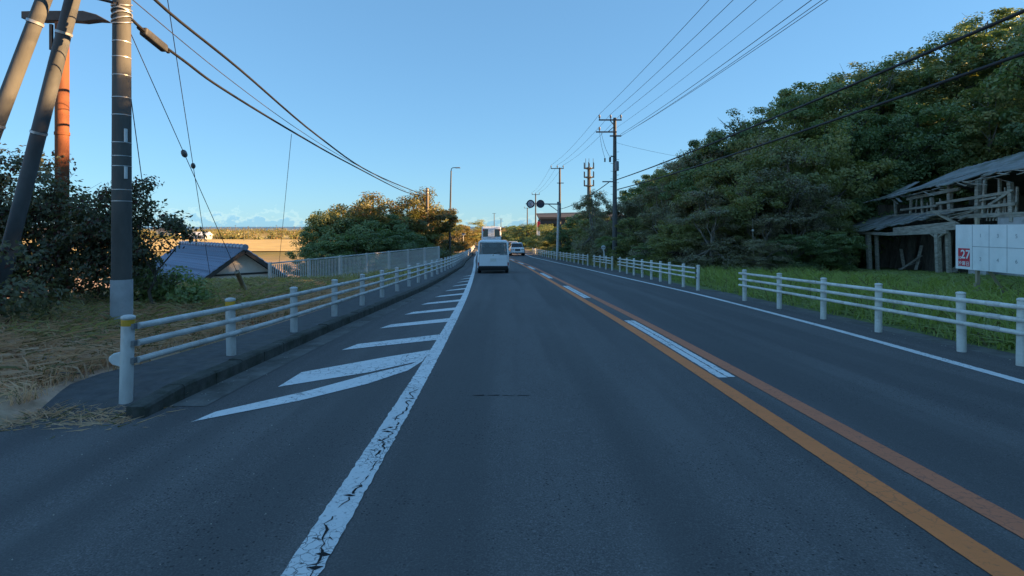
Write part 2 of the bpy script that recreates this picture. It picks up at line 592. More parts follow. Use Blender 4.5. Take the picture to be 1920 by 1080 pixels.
def leaf_mat(name, lo, hi, extra=None, trans=.42, ttint=(1.0, 1.05, .5)):
    """leaves: colour varies leaf by leaf, clump by clump and tree by tree"""
    m, nt, b, out = new_mat(name)
    g = nt.nodes.new('ShaderNodeNewGeometry')
    oi = nt.nodes.new('ShaderNodeObjectInfo')
    nz = noise(nt, .9, 3, .6)
    f = mth(nt, 'ADD', mth(nt, 'MULTIPLY', g.outputs['Random Per Island'], .5), mth(nt, 'MULTIPLY', nz, .5))
    f = mth(nt, 'ADD', f, mth(nt, 'MULTIPLY', mth(nt, 'SUBTRACT', oi.outputs['Random'], .5), .35), True)
    stops = [(.15, lo), (.8, hi)]
    cc = ramp(nt, f, stops)
    if extra:
        sel = mth(nt, 'GREATER_THAN', g.outputs['Random Per Island'], 1 - extra[1])
        cc = mixc(nt, sel, cc, extra[0])
    nt.links.new(cc, b.inputs['Base Color'])
    b.inputs['Roughness'].default_value = .42
    b.inputs['Specular IOR Level'].default_value = .5
    t = nt.nodes.new('ShaderNodeBsdfTranslucent')
    nt.links.new(mixc(nt, 1.0, cc, ttint, 'MULTIPLY'), t.inputs[0])
    ms = nt.nodes.new('ShaderNodeMixShader')
    ms.inputs[0].default_value = trans
    nt.links.new(b.outputs[0], ms.inputs[1]); nt.links.new(t.outputs[0], ms.inputs[2])
    nt.links.new(ms.outputs[0], out.inputs[0])
    return m


M['leaf_ever'] = leaf_mat('leaf_ever', (0.125, 0.185, 0.085), (0.33, 0.4, 0.165))
M['leaf_olive'] = leaf_mat('leaf_olive', (0.18, 0.205, 0.08), (0.44, 0.42, 0.16))
M['leaf_grey'] = leaf_mat('leaf_grey', (0.24, 0.23, 0.15), (0.5, 0.45, 0.3), ((.16, .12, .08), .2))
M['leaf_gold'] = leaf_mat('leaf_gold', (0.13, 0.13, 0.04), (0.34, 0.26, 0.08), ((.25, .13, .05), .2))
M['leaf_bush'] = leaf_mat('leaf_bush', (0.085, 0.1, 0.065), (0.22, 0.22, 0.13), ((.10, .035, .028), .14))
M['grass_green'] = leaf_mat('grass_green', (0.26, 0.33, 0.085), (0.5, 0.56, 0.19), ((.20, .17, .08), .10), .48)
M['grass_dry'] = leaf_mat('grass_dry', (0.6, 0.37, 0.22), (0.95, 0.64, 0.4), ((.20, .19, .07), .18), .42, (1.0, .92, .8))
M['grass_mix'] = leaf_mat('grass_mix', (0.3, 0.27, 0.11), (0.58, 0.48, 0.23), ((.28, .22, .12), .28), .48)
M['field_crop'] = leaf_mat('field_crop', (.30, .16, .045), (.46, .27, .085), None, .2)

# bare ground: straw litter and soil to the left, green-brown thatch to the right, scrub in the distance
m, nt, b, out = new_mat('ground')
tcn = nt.nodes.new('ShaderNodeTexCoord')
sp = nt.nodes.new('ShaderNodeSeparateXYZ')
nt.links.new(tcn.outputs['Object'], sp.inputs[0])
right = mth(nt, 'DIVIDE', mth(nt, 'SUBTRACT', sp.outputs['X'], 1), 3.0, True)
n_f = noise(nt, 5, 6, .7); n_b = noise(nt, .5, 4, .6)
leftc = ramp(nt, n_f, [(.3, (.34, .22, .15)), (.55, (.58, .38, .27)), (.75, (.74, .52, .38))])
leftc = mixc(nt, mth(nt, 'MULTIPLY', ramp(nt, n_b, [(.45, (0, 0, 0)), (.6, (1, 1, 1))]), .6), leftc, (.24, .22, .10))
rightc = ramp(nt, n_f, [(.3, (.12, .15, .06)), (.7, (.22, .27, .11))])
cc = mixc(nt, right, leftc, rightc)
farf = mth(nt, 'DIVIDE', mth(nt, 'SUBTRACT', sp.outputs['Y'], 70), 60, True)
n_s = noise(nt, .03, 6, .65, stretch=(1, .5, 1))
scrub = ramp(nt, n_s, [(.32, (.15, .14, .05)), (.5, (.27, .21, .075)), (.68, (.40, .27, .10))])
cc = mixc(nt, farf, cc, scrub)
nt.links.new(cc, b.inputs['Base Color'])
b.inputs['Roughness'].default_value = .95
b.inputs['Specular IOR Level'].default_value = .1
bump(nt, b, n_f, .6, .05)
M['ground'] = m
m, nt, b, out = new_mat('sea')
b.inputs['Base Color'].default_value = (.05, .10, .16, 1)
b.inputs['Roughness'].default_value = .35
bump(nt, b, noise(nt, .02, 4, .6), .4, 1.0)
M['sea'] = m
M['far_hill'] = plain('far_hill', (.075, .095, .06), .95, .3, .02)


# ================================================================== the setting
def axis(fine_lo, fine_hi, step, lo, hi, grow=1.18):
    a = list(np.arange(fine_lo, fine_hi + step / 2, step))
    s_ = step; v = a[-1]
    while v < hi:
        s_ *= grow; v += s_; a.append(min(v, hi))
    s_ = step; v = a[0]
    while v > lo:
        s_ *= grow; v -= s_; a.insert(0, max(v, lo))
    return np.array(sorted(set(np.round(a, 3))))


gx = axis(-22, 34, .45, -1500, 1500)
gy = axis(-8, 64, .6, -80, 1150, 1.10)
X, Y = np.meshgrid(gx, gy)
Z = terrain(X, Y)
Z = Z + (np.sin(X * 2.1 + Y * .9) * .02 + np.sin(X * .83 - Y * 1.7) * .025) * ((X < SW(Y) - .5) | (X > RE(Y) + .7))
nv = np.stack([X, Y, Z], -1).reshape(-1, 3)
nx_, ny_ = len(gx), len(gy)
ii, jj = np.meshgrid(np.arange(nx_ - 1), np.arange(ny_ - 1))
q = (jj * nx_ + ii).ravel()
ff = np.stack([q, q + 1, q + 1 + nx_, q + nx_], -1).ravel()
me = np_mesh('ground', nv, ff, 4, M['ground'])
me.polygons.foreach_set('use_smooth', [True] * len(me.polygons))
tag(inst('ground', me), 'sloping verge and open lowland around the road', kind='structure')

sea = MB()
sea.poly([(-30000, 1140, -9.5), (30000, 1140, -9.5), (30000, 40000, -9.5), (-30000, 40000, -9.5)])
tag(sea.build('sea', M['sea']), 'strip of blue sea at the horizon on the left', kind='structure')


def ys_between(a, b):
    out_ = []
    y = a
    while y < b - 1e-6:
        out_.append(y)
        y += .5 if y < 30 else (1.0 if y < 80 else 3.0)
    out_.append(b)
    return out_


def strip(name, x0, x1, ya, yb, lift, mat, parent=None, depth=0.0, cols=1, rag=0.0):
    """a sheet between two plan curves that follows the road's profile"""
    mb = MB()
    rows = ys_between(ya, yb)
    if rag:
        rows = sorted(set(list(np.arange(ya, min(yb, 14), .045)) + [y for y in rows if y > 14] + [yb]))
    n = cols + 1
    for y in rows:
        a, b_ = float(x0(y)), float(x1(y))
        if rag and y < 14:
            a += random.gauss(0, rag); b_ += random.gauss(0, rag)
        for k in range(n):
            mb.v.append((a + (b_ - a) * k / cols, y, float(zr(y)) + lift))
    for i in range(len(rows) - 1):
        for k in range(cols):
            p = i * n + k
            mb.f.append((p, p + 1, p + 1 + n, p + n))
    if depth:
        b0 = len(mb.v)
        for i, y in enumerate(rows):
            for k in (0, cols):
                vx = mb.v[i * n + k]
                mb.v.append((vx[0], vx[1], vx[2] - depth))
        for i in range(len(rows) - 1):
            mb.f.append((i * n, (i + 1) * n, b0 + (i + 1) * 2, b0 + i * 2))
            mb.f.append((i * n + cols, b0 + i * 2 + 1, b0 + (i + 1) * 2 + 1, (i + 1) * n + cols))
        mb.f.append((0, b0, b0 + 1, cols))
        e = (len(rows) - 1)
        mb.f.append((e * n, e * n + cols, b0 + e * 2 + 1, b0 + e * 2))
    return mb.build(name, mat, parent)


road = strip('road', lambda y: K(y) + .0, RE, -25, 330, 0.0, M['asphalt'], cols=6)
tag(road, 'two lane asphalt road running downhill and bending left', kind='structure')
# the side entrance on the left, level with the road
ap = MB()
rows = [-25, -12, -4, 0, 2, 3, 3.6, 4.2, 4.7, 5.0]
edge = [-12, -12, -12, -9.0, -7.2, -6.3, -5.6, -4.9, -4.2, -3.7]
for y, xe in zip(rows, edge):
    for k in range(5):
        xx = xe + (K(y) + .02 - xe) * k / 4
        ap.v.append((float(xx), y, float(zr(y)) - .004 - .02 * (1 - k / 4)))
for i in range(len(rows) - 1):
    for k in range(4):
        p = i * 5 + k
        ap.f.append((p, p + 1, p + 6, p + 5))
tag(ap.build('side_entrance', M['asphalt']), 'asphalt side entrance joining the road on the left', kind='structure')

kerb_lo = lambda y: K(y) - .17
kb = strip('kerb', kerb_lo, lambda y: K(y) + .003, 23.0, 150, .145, M['kerb'], depth=.25)
yk_ = 4.95
rk = random.Random(3)
while yk_ < 23.0 - .01:
    y1_ = min(yk_ + .6, 23.0)
    jx, jz = rk.uniform(-.004, .004), rk.uniform(-.006, .004)
    ch = .02
    a0, a1 = yk_ + .005, y1_ - .005
    ringpts = []
    for yy_ in (a0, a1):
        xk, zk = float(K(yy_)) + .003 + jx, float(zr(yy_)) + jz
        low_ = -.05 if yy_ < 5.0 else 0
        ringpts.append([(xk, yy_, zk - .1), (xk, yy_, zk + .145 - ch + low_), (xk - ch, yy_, zk + .145 + low_), (xk - .165, yy_, zk + .145 + low_), (xk - .17, yy_, zk - .1)])
    mk_ = MB(); mk_.loft(ringpts)
    mk_.build('kerb_stone', M['kerb'], kb)
    yk_ = y1_
tag(kb, 'dark mossy kerb below the left guard rail', kind='structure')
sw = strip('sidewalk', lambda y: SW(y) - .35 * max(0, 1 - (y - 4.6) / 2), lambda y: K(y) - .16, 4.6, 150, .132, M['sidewalk'], depth=.2)
for v in sw.data.vertices:
    v.co.z -= .16 * (1 - float(sstep(4.8, 6.2, v.co.y)))
tag(sw, 'narrow asphalt footway behind the left guard rail', kind='structure')
gt = strip('gutter', lambda y: K(y) + .004, lambda y: K(y) + .34, 5.3, 60, .004, M['gutter'])
tag(gt, 'dusty concrete gutter along the left kerb', kind='structure')
rs = strip('road_shoulder', lambda y: RE(y) - .01, lambda y: RE(y) + .42, -20, 120, -.006, M['gutter'], depth=.1)
tag(rs, 'dusty concrete edging strip beyond the right guard rail', kind='structure')

# ---- painted markings, parts of the road
P = road
strip('edge_line', lambda y: WL(y) - .085, lambda y: WL(y) + .085, 6.1, 300, .0045, M['paint_white'], P, rag=.0035)
strip('edge_line', lambda y: WL(y) - .088, lambda y: WL(y) + .085, -6, 6.1, .0045, M['paint_cracked'], P, rag=.0035)
strip('edge_line', lambda y: WR(y) - .075, lambda y: WR(y) + .075, -6, 300, .0045, M['paint_white'], P, rag=.0035)
strip('centre_line', lambda y: C(y) - .30, lambda y: C(y) - .125, -6, 300, .0045, M['paint_orange'], P, rag=.0014)
strip('centre_line', lambda y: C(y) + .14, lambda y: C(y) + .32, -6, 300, .0045, M['paint_orange_dull'], P, rag=.0014)
for a in np.arange(-3.3, 150, 9.75):
    strip('centre_block', lambda y: C(y) - .095, lambda y: C(y) + .005, max(a, -3), a + 4.9, .0046, M['paint_white'], P, rag=.0035)
    strip('centre_block', lambda y: C(y) + .02, lambda y: C(y) + .105, max(a, -3) + .03, a + 4.9, .0046, M['paint_white'], P, rag=.0035)


def flat(name, pts, lift, mat, parent):
    mb = MB()
    mb.poly([(x, y, float(zr(y)) + lift) for x, y in pts])
    return mb.build(name, mat, parent)


# hatched zone: slanting stripes from the kerb side to the edge line
tips = [(-2.36, 8.14), (-2.29, 10.28), (-2.21, 12.3), (-2.16, 14.35), (-2.08, 16.45), (-2.03, 18.6), (-2.01, 20.75), (-2.01, 22.9), (-2.05, 25.0), (-2.12, 27.2)]
for (tx, ty) in tips:
    e0 = ty + .9
    x1 = float(WL(e0)) - .082
    flat('hatch_stripe', [(tx, ty), (x1, e0 - .02), (x1 - .01, e0 + .54), (tx + .1, ty + .50)], .0048, M['paint_white'], P)
x1 = float(WL(7.6)) - .082
flat('hatch_stripe', [(-2.42, 6.02), (-1.62, 6.72), (-1.12, 7.38), (x1, 7.8), (x1 - .02, 8.15), (-1.6, 7.65), (-2.42, 6.72)], .0048, M['paint_white'], P)
flat('hatch_outline', [(-2.67, 4.83), (-2.0, 5.48), (-1.5, 6.16), (-1.18, 6.82), (x1 - .01, 7.36), (x1 - .01, 7.6), (-1.2, 7.18), (-1.62, 6.58), (-2.05, 5.85), (-2.62, 5.12)], .0052, M['paint_white'], P)
# ragged crack that runs along the near edge line
ck = MB()
prev = None
yy = -1.0
cx_ = 0.0
pts_l, pts_r = [], []
while yy < 5.95:
    cx_ += random.uniform(-.03, .03)
    cx_ = max(-.05, min(.05, cx_))
    wdt = random.uniform(.001, .009)
    xb = float(WL(yy)) + cx_
    z = float(zr(yy)) + .007
    pts_l.append((xb - wdt, yy, z)); pts_r.append((xb + wdt, yy, z))
    yy += random.uniform(.02, .06)
n = len(pts_l)
ck.v = pts_l + pts_r
ck.f = [(i, n + i, n + i + 1, i + 1) for i in range(n - 1) if random.random() > .16]
ck.build('crack', M['crack'], P)
for k in range(26):
    y0 = random.uniform(2.2, 5.8)
    x0 = float(WL(y0)) + random.uniform(-.06, .02)
    mb = MB()
    L = random.uniform(.04, .1)
    mb.poly([(x0, y0, float(zr(y0)) + .0065), (x0 + L * .6, y0 + random.uniform(-.03, .03), float(zr(y0)) + .0065),
             (x0 + L, y0 + random.uniform(-.04, .04), float(zr(y0)) + .0065), (x0 + L * .5, y0 + .012, float(zr(y0)) + .0065)])
    mb.build('crack', M['crack'], P)
# a transverse joint in the asphalt
jl = MB()
for k in range(4):
    xa = -.35 + k * .15
    jl.poly([(xa, 5.675 + random.uniform(-.01, .01), float(zr(5.66)) + .003), (xa + .12, 5.675, float(zr(5.66)) + .003),
             (xa + .13, 5.685 + random.uniform(-.01, .02), float(zr(5.66)) + .003), (xa + .02, 5.69, float(zr(5.66)) + .003)])
jl.build('crack', M['crack'], P)

# rice field beyond the house, lit gold
fld = MB()
fpts = [(-250, 150), (-28, 150), (-40, 215), (-75, 290), (-360, 300)]
fld.poly([(x, y, -4.95) for x, y in fpts])
tag(fld.build('field', plain('field', (.52, .37, .13), .95, .25, .15)), 'golden rice field beyond the tiled house', kind='structure')
fld2 = MB()
fld2.poly([(x, y, -5.0) for x, y in [(-190, 310), (-80, 310), (-110, 400), (-260, 420)]])
tag(fld2.build('field', plain('field_green', (.38, .29, .10), .95, .3, .1)), 'olive field strip in front of the far tree line', kind='structure')


# ================================================================== vegetation
def leaf_arrays(cent, outward, size, up_bias=.5, slim=.55):
    """two-triangle leaves at the given centres, facing roughly outward"""
    n = len(cent)
    nrm = outward + rng.normal(0, .55, (n, 3)) + np.array([0, 0, up_bias])
    nrm /= np.linalg.norm(nrm, axis=1, keepdims=True) + 1e-9
    t = rng.normal(0, 1, (n, 3))
    t -= nrm * np.sum(t * nrm, 1, keepdims=True)
    t /= np.linalg.norm(t, axis=1, keepdims=True) + 1e-9
    s_ = np.cross(nrm, t)
    L = (size * rng.uniform(.65, 1.3, n))[:, None]
    W = L * slim
    fold = nrm * L * .12
    base = cent - t * L * .5
    tip = cent + t * L * .5
    a = cent + s_ * W * .5 + fold
    b_ = cent - s_ * W * .5 + fold
    v = np.stack([base, a, tip, b_], 1).reshape(-1, 3)
    q_ = np.arange(n) * 4
    f = np.stack([q_, q_ + 1, q_ + 2, q_, q_ + 2, q_ + 3], -1).ravel()
    return v, f


def crown_mesh(name, lobes, clumps, per, size, mat, clump_r=.55, flat_=.7, inner=.35, up_bias=.5, slim=.55):
    """lobes: (cx, cy, cz, rx, ry, rz). Leaf clumps sit on and inside the lobes' shells"""
    cs, os_ = [], []
    wts = np.array([l[3] * l[4] + l[4] * l[5] for l in lobes]); wts = wts / wts.sum()
    for _ in range(clumps):
        l = lobes[rng.choice(len(lobes), p=wts)]
        d = rng.normal(0, 1, 3); d[2] = d[2] * .8 + .15
        d /= np.linalg.norm(d)
        rad = 1 - inner * rng.random() ** 1.5
        c = np.array(l[:3]) + d * np.array(l[3:6]) * rad
        k = int(per * rng.uniform(.5, 1.4))
        r = clump_r * rng.uniform(.55, 1.3)
        p = rng.normal(0, 1, (k, 3))
        p /= np.linalg.norm(p, axis=1, keepdims=True)
        p *= (rng.random(k) ** .45)[:, None] * r
        p[:, 2] *= flat_
        cs.append(c + p)
        os_.append(d * .7 + p / r * .8)
    cs = np.concatenate(cs); os_ = np.concatenate(os_)
    v, f = leaf_arrays(cs, os_, size, up_bias, slim)
    return np_mesh(name, v, f, 3, mat)


def trunk_mesh(name, height, r0, lobes, mat, seed, lean=(0, 0), stems=1, twig=3, spread=.3):
    rs_ = random.Random(seed)
    mb = MB()
    for s_ in range(stems):
        ox, oy = (rs_.uniform(-spread, spread), rs_.uniform(-spread, spread)) if stems > 1 else (0, 0)
        fork = height * rs_.uniform(.3, .45)
        pts = [(ox, oy, -.35)]
        for k in range(1, 5):
            t = k / 4
            pts.append((ox + lean[0] * t + rs_.uniform(-.08, .08), oy + lean[1] * t + rs_.uniform(-.08, .08), fork * t))
        mb.tube(pts, [r0 * 1.25, r0 * .95, r0 * .85, r0 * .75, r0 * .68], 7)
        top_ = Vector(pts[-1])
        for l in (lobes if stems == 1 else lobes[s_::stems]):
            e = Vector((l[0], l[1], l[2] + l[5] * .25))
            a = top_.lerp(e, .35) + Vector((rs_.uniform(-.2, .2), rs_.uniform(-.2, .2), .1))
            b2 = top_.lerp(e, .7) + Vector((rs_.uniform(-.25, .25), rs_.uniform(-.25, .25), .1))
            mb.tube([top_ - Vector((0, 0, .1)), a, b2, e], [r0 * .5, r0 * .38, r0 * .24, r0 * .08], 5)
            for q_ in range(twig):
                d = Vector((rs_.uniform(-1, 1), rs_.uniform(-1, 1), rs_.uniform(-.2, 1)))
                e2 = Vector(l[:3]) + Vector((d.x * l[3], d.y * l[4], d.z * l[5])) * .95
                st = a.lerp(e, rs_.random())
                mm = st.lerp(e2, .5) + Vector((rs_.uniform(-.15, .15), rs_.uniform(-.15, .15), rs_.uniform(0, .15)))
                mb.tube([st, mm, e2], [r0 * .16, r0 * .11, r0 * .03], 4)
    return mb.mesh(name, mat, True)


def make_lobes(seed, height, rad, n, low=.25, flat_=.75):
    rs_ = random.Random(seed)
    out_ = []
    for k in range(n):
        a = 2 * math.pi * (k + rs_.random() * .8) / n
        rr = rad * rs_.uniform(.30, .72)
        h = height * rs_.uniform(low + .1, .86)
        s_ = rad * rs_.uniform(.36, .58)
        out_.append((rr * math.cos(a), rr * math.sin(a), h, s_, s_, s_ * flat_ * rs_.uniform(.8, 1.2)))
    out_.append((rs_.uniform(-.3, .3), rs_.uniform(-.3, .3), height * .84, rad * .5, rad * .5, height * .15))
    return out_


# tree kinds: height 8 m, crown radius about 3 m, foliage from knee height up
KINDS = {}
spec = [
    ('ever_a', 'leaf_ever', 8.0, 3.0, 11, .10, 115, 150, .19, .62, 'bark'),
    ('ever_b', 'leaf_ever', 8.0, 2.7, 12, .05, 120, 140, .17, .58, 'bark'),
    ('olive_a', 'leaf_olive', 8.0, 3.1, 10, .12, 105, 150, .20, .66, 'bark_pale'),
    ('olive_b', 'leaf_olive', 8.0, 2.6, 12, .02, 115, 150, .16, .55, 'bark'),
    ('grey_a', 'leaf_grey', 8.0, 2.8, 11, .04, 105, 120, .15, .55, 'bark_pale'),
    ('gold_a', 'leaf_gold', 8.0, 3.2, 11, .02, 110, 150, .19, .62, 'bark'),
    ('open_a', 'leaf_olive', 8.0, 3.0, 9, .45, 55, 85, .17, .5, 'bark_pale'),
]
for i, (nm, lm, hh, rd, nl, low, cl_, per, sz, cr, bk) in enumerate(spec):
    lobes = make_lobes(40 + i, hh, rd, nl, low)
    if low < .15:      # skirts of foliage near the ground
        rs_ = random.Random(90 + i)
        for k in range(5):
            a = 2 * math.pi * k / 5 + rs_.random()
            lobes.append((rd * .55 * math.cos(a), rd * .55 * math.sin(a), hh * rs_.uniform(.12, .22), rd * .42, rd * .42, hh * .12))
    KINDS[nm] = (trunk_mesh('trunk', hh, .17, lobes, M[bk], 7 + i),
                 crown_mesh('crown', lobes, cl_ + (45 if low < .15 else 0), per, sz, M[lm], cr))


M['leaf_sunwarm'] = leaf_mat('leaf_sunwarm', (.10, .115, .045), (.30, .255, .095), ((.22, .11, .05), .12))  # olive leaves with the evening sun's warmth put into their colour
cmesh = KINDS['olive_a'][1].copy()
cmesh.materials.clear(); cmesh.materials.append(M['leaf_sunwarm'])
KINDS['olive_sunwarm'] = (KINDS['olive_a'][0], cmesh)


def tree(kind, x, y, ztop, wid, label, cat='tree', group=None, sink=0.0, name='broadleaf_tree', kindprop=None):
    zb = tz(x, y) - sink
    h = ztop - zb
    t = empty(name, (x, y, zb), random.uniform(0, 6.28))
    s_ = h / 8.0
    w = wid / 3.0
    t.scale = (w, w, s_)
    inst('trunk', KINDS[kind][0], t)
    inst('crown', KINDS[kind][1], t)
    return tag(t, label, cat, group)


HG = 'trees crowding the right hillside'
HL = 'evergreen tree among the dark wood on the right hillside'
# right side, front to back: (kind, x, y, z of top, crown radius, label or None)
rt = [
    ('grey_a', 7.6, 50, 4.9, 2.1, 'pale ivy covered round tree below the banded antenna tower'),
    ('grey_a', 8.9, 44.5, 3.7, 2.2, 'grey green bush right of the tall pole with the transformer'),
    ('grey_a', 10.2, 44, 4.2, 2.4, None),
    ('olive_b', 8.9, 38.5, 2.4, 2.2, 'low olive bush behind the short four post guard rail'),
    ('grey_a', 9.6, 35, 2.7, 2.3, 'grey green bush behind the far end of the nine post guard rail'),
    ('grey_a', 11.0, 39.5, 4.8, 2.6, None),
    ('olive_b', 12.4, 41, 6.2, 2.9, None),
    ('grey_a', 13.4, 39.5, 7.3, 2.8, None),
    ('olive_a', 14.2, 38, 7.9, 3.0, None),
    ('ever_a', 15.6, 38.5, 8.8, 3.1, None),
    ('open_a', 17.0, 38, 9.6, 3.0, 'thin topped tree breaking the skyline of the right hillside'),
    ('ever_b', 18.6, 37.5, 10.2, 3.2, None),
    ('olive_a', 20.4, 38, 11.0, 3.3, None),
    ('ever_a', 22.3, 38.5, 12.0, 3.4, None),
    ('open_a', 24.4, 39, 12.8, 3.4, 'open crowned tree with bare twigs above the wrecked house'),
    ('ever_b', 26.4, 39.5, 13.2, 3.5, None),
    ('olive_a', 28.6, 39.5, 14.0, 3.6, None),
    ('ever_a', 31.4, 40, 15.5, 3.8, None),
    ('ever_b', 34.4, 40, 17.0, 4.0, None),
    ('olive_b', 9.2, 30.5, 1.9, 2.0, 'low leafy bush behind the middle of the nine post guard rail'),
    ('grey_a', 10.0, 27.8, 2.6, 2.1, 'bushy grey green mass behind the near end of the nine post guard rail'),
    ('grey_a', 11.2, 31.5, 3.9, 2.6, 'grey green tree with bare stems left of the grass patch'),
    ('olive_b', 12.2, 29, 4.2, 2.6, 'olive tree rising at the left end of the grass patch'),
    ('olive_b', 13.2, 32, 5.6, 2.9, None),
    ('grey_a', 14.0, 29.2, 4.7, 2.6, 'pale twiggy tree behind the thin leaning stake'),
    ('olive_a', 15.4, 31.2, 6.4, 2.9, None),
    ('grey_a', 16.2, 33.5, 7.2, 3.1, None),
    ('olive_a', 18.2, 33.0, 7.4, 3.0, 'olive tree overhanging the left end of the wrecked porch'),
    ('ever_a', 20.6, 34.2, 8.2, 3.1, None),
    ('ever_b', 23.4, 35.0, 8.6, 3.1, None),
    ('ever_a', 25.8, 35.5, 9.4, 3.3, None),
    ('olive_a', 28.6, 34.0, 10.4, 3.4, 'bright green tree above the ridge of the wrecked roof'),
    ('ever_b', 29.0, 29.0, 10.0, 3.4, 'dark tree behind the near end of the wrecked house'),
    ('olive_b', 17.2, 35.5, 8.2, 3.0, None),
    ('ever_b', 12.0, 35.0, 5.4, 2.7, None),
]
for (k, x, y, zt, w, lb) in rt:
    tree(k, x, y, zt, w, lb or HL, 'tree', HG)
# farther hill trees added to block sun leaks
for (k, x, y, zt, w) in [('ever_a', 16, 48, 8.3, 3.4), ('ever_b', 20.5, 52, 9.4, 3.8), ('ever_a', 17, 57, 8.0, 3.6), ('olive_a', 22, 61, 9.2, 4.0), ('ever_b', 16.5, 65, 6.9, 3.4),
                         ('ever_a', 21, 70, 8.2, 3.8), ('ever_b', 13, 52, 6.0, 3.0), ('ever_a', 27, 44, 13.5, 4.4), ('ever_b', 21, 44.5, 11.0, 3.8), ('ever_a', 33, 34, 14.5, 4.4), ('ever_b', 35, 26, 13.5, 4.6),
                         ('ever_a', 33, 31, 17, 4.6), ('ever_b', 37, 31, 17, 4.6), ('ever_a', 42, 20, 19, 5), ('ever_b', 43, 27, 19, 5), ('ever_a', 42, 35, 19, 5), ('ever_b', 40, 43, 18, 5), ('ever_a', 36, 48, 15.5, 5), ('ever_b', 34, 55, 14, 5), ('ever_a', 44, 12, 19, 5), ('ever_a', 31, 19, 16.0, 4.8), ('ever_b', 36, 20, 18, 4.8), ('ever_a', 33, 23.5, 17, 4.8), ('ever_b', 33.5, 27.5, 17, 4.8), ('ever_b', 25, 58, 10.5, 4.2), ('ever_a', 24, 66, 10, 4.2), ('ever_b', 26, 73, 9.5, 4.2), ('ever_a', 19, 76, 7.0, 3.6), ('ever_a', 27, 56, 11.0, 4.4), ('ever_b', 28, 66, 10.5, 4.4), ('ever_a', 13.5, 59, 5.0, 2.8)]:
    tree(k, x, y, zt, w, HL, 'tree', HG)
bk_g = 'bushes of the bank along the right road edge'
for (k, x, y, zt, w) in [('grey_a', 9.4, 42.5, 2.2, 1.9), ('grey_a', 9.0, 48.5, 2.0, 1.9), ('olive_b', 8.6, 53, 1.8, 1.9), ('grey_a', 10.4, 37, 3.2, 2.2), ('olive_b', 11.6, 33.5, 3.8, 2.3), ('grey_a', 10.6, 33, 2.8, 2.0),
                         ('grey_a', 12.8, 30.6, 3.8, 2.2), ('olive_b', 11.0, 28.6, 2.6, 1.9), ('grey_a', 13.2, 34.5, 5.2, 2.5), ('olive_b', 14.8, 33.2, 6.0, 2.5), ('grey_a', 15.4, 29.2, 3.6, 2.0), ('olive_b', 8.2, 60, 1.6, 2.0)]:
    tree(k, x, y, zt, w, 'grey green bush of the dense bank along the right road edge', 'bush', bk_g, name='bush')
ug = 'shrubs at the foot of the right hillside'
for (k, x, y, zt, w) in [('ever_b', 13.2, 26.3, 1.2, 1.6), ('ever_a', 15.2, 27.4, 1.4, 1.7), ('grey_a', 11.4, 25.4, 1.0, 1.5),
                         ('olive_b', 16.7, 29.6, 2.0, 1.7), ('grey_a', 12.4, 27.4, 2.2, 1.9), ('grey_a', 14.4, 28.2, 2.6, 1.9), ('olive_b', 10.4, 29.3, 1.8, 1.7), ('grey_a', 9.2, 36.5, 1.4, 1.7), ('olive_b', 9.6, 32.6, 2.2, 1.8), ('ever_b', 16.0, 31.6, 3.2, 2.0), ('grey_a', 8.2, 46.5, 1.2, 1.6), ('ever_b', 8.4, 33.5, .6, 1.4), ('ever_a', 8.3, 41.5, 1.0, 1.6)]:
    tree(k, x, y, zt, w, 'low dark shrub at the foot of the right hillside', 'shrub', ug, name='shrub')
# the wood goes on beside the camera, out of view; it shades the road as in the photograph
sg = 'trees of the wood beside the near road'
for (k, x, y, zt, w) in [('ever_a', 18, 12, 11.7, 4.4), ('olive_a', 23, 9, 12.6, 4.6), ('ever_b', 18, 5.5, 11.8, 4.6), ('ever_a', 24, 2, 13.0, 4.8), ('ever_b', 28, 14, 14, 4.8), ('ever_a', 29, 6, 14.4, 4.8),
                         ('olive_a', 17, -2, 9.8, 4.4), ('ever_b', 22, -7, 11.0, 4.6), ('ever_a', 17, -10, 10, 4.4), ('ever_b', 24, -15, 11.5, 4.6),
                         ('olive_a', 18, -19, 10.5, 4.6), ('ever_a', 24, 16, 11.0, 4.4), ('ever_b', 25, 23.5, 10.0, 4.0)]:
    if k == 'ever_b' and x == 25:
        x = 29.5
    tree(k, x, y, zt, w, 'tall evergreen of the wood beside the near road', 'tree', sg)

# far right of the road, towards the bend
fr = 'roadside trees towards the bend on the right'
for (k, x, y, zt, w, lb) in [
    ('olive_b', 8.6, 57, 2.6, 2.4, 'rounded hedge tree behind the mast with two round signs'),
    ('grey_a', 9.3, 63, 3.8, 2.6, None), ('ever_b', 7.2, 66, 1.7, 2.4, 'dark hedge tree left of the mast with two round signs'),
    ('olive_b', 7.0, 74, 1.4, 2.6, None), ('ever_a', 10.0, 72, 3.6, 3.0, None), ('olive_a', 6.6, 83, 1.9, 2.8, None),
    ('ever_b', 6.0, 94, 2.0, 3.0, None), ('ever_a', 5.2, 108, 2.4, 3.4, None), ('olive_b', 4.2, 124, 2.2, 3.6, None),
    ('ever_b', 3.2, 142, 1.9, 3.8, None), ('ever_a', 2.4, 165, 2.0, 4.6, None), ('ever_b', 1.4, 195, 1.8, 5.0, None), ('olive_a', 11, 85, 3.0, 3.2, None)]:
    tree(k, x, y, zt, w, lb or 'dark roadside tree standing towards the far bend on the right', 'tree', fr)

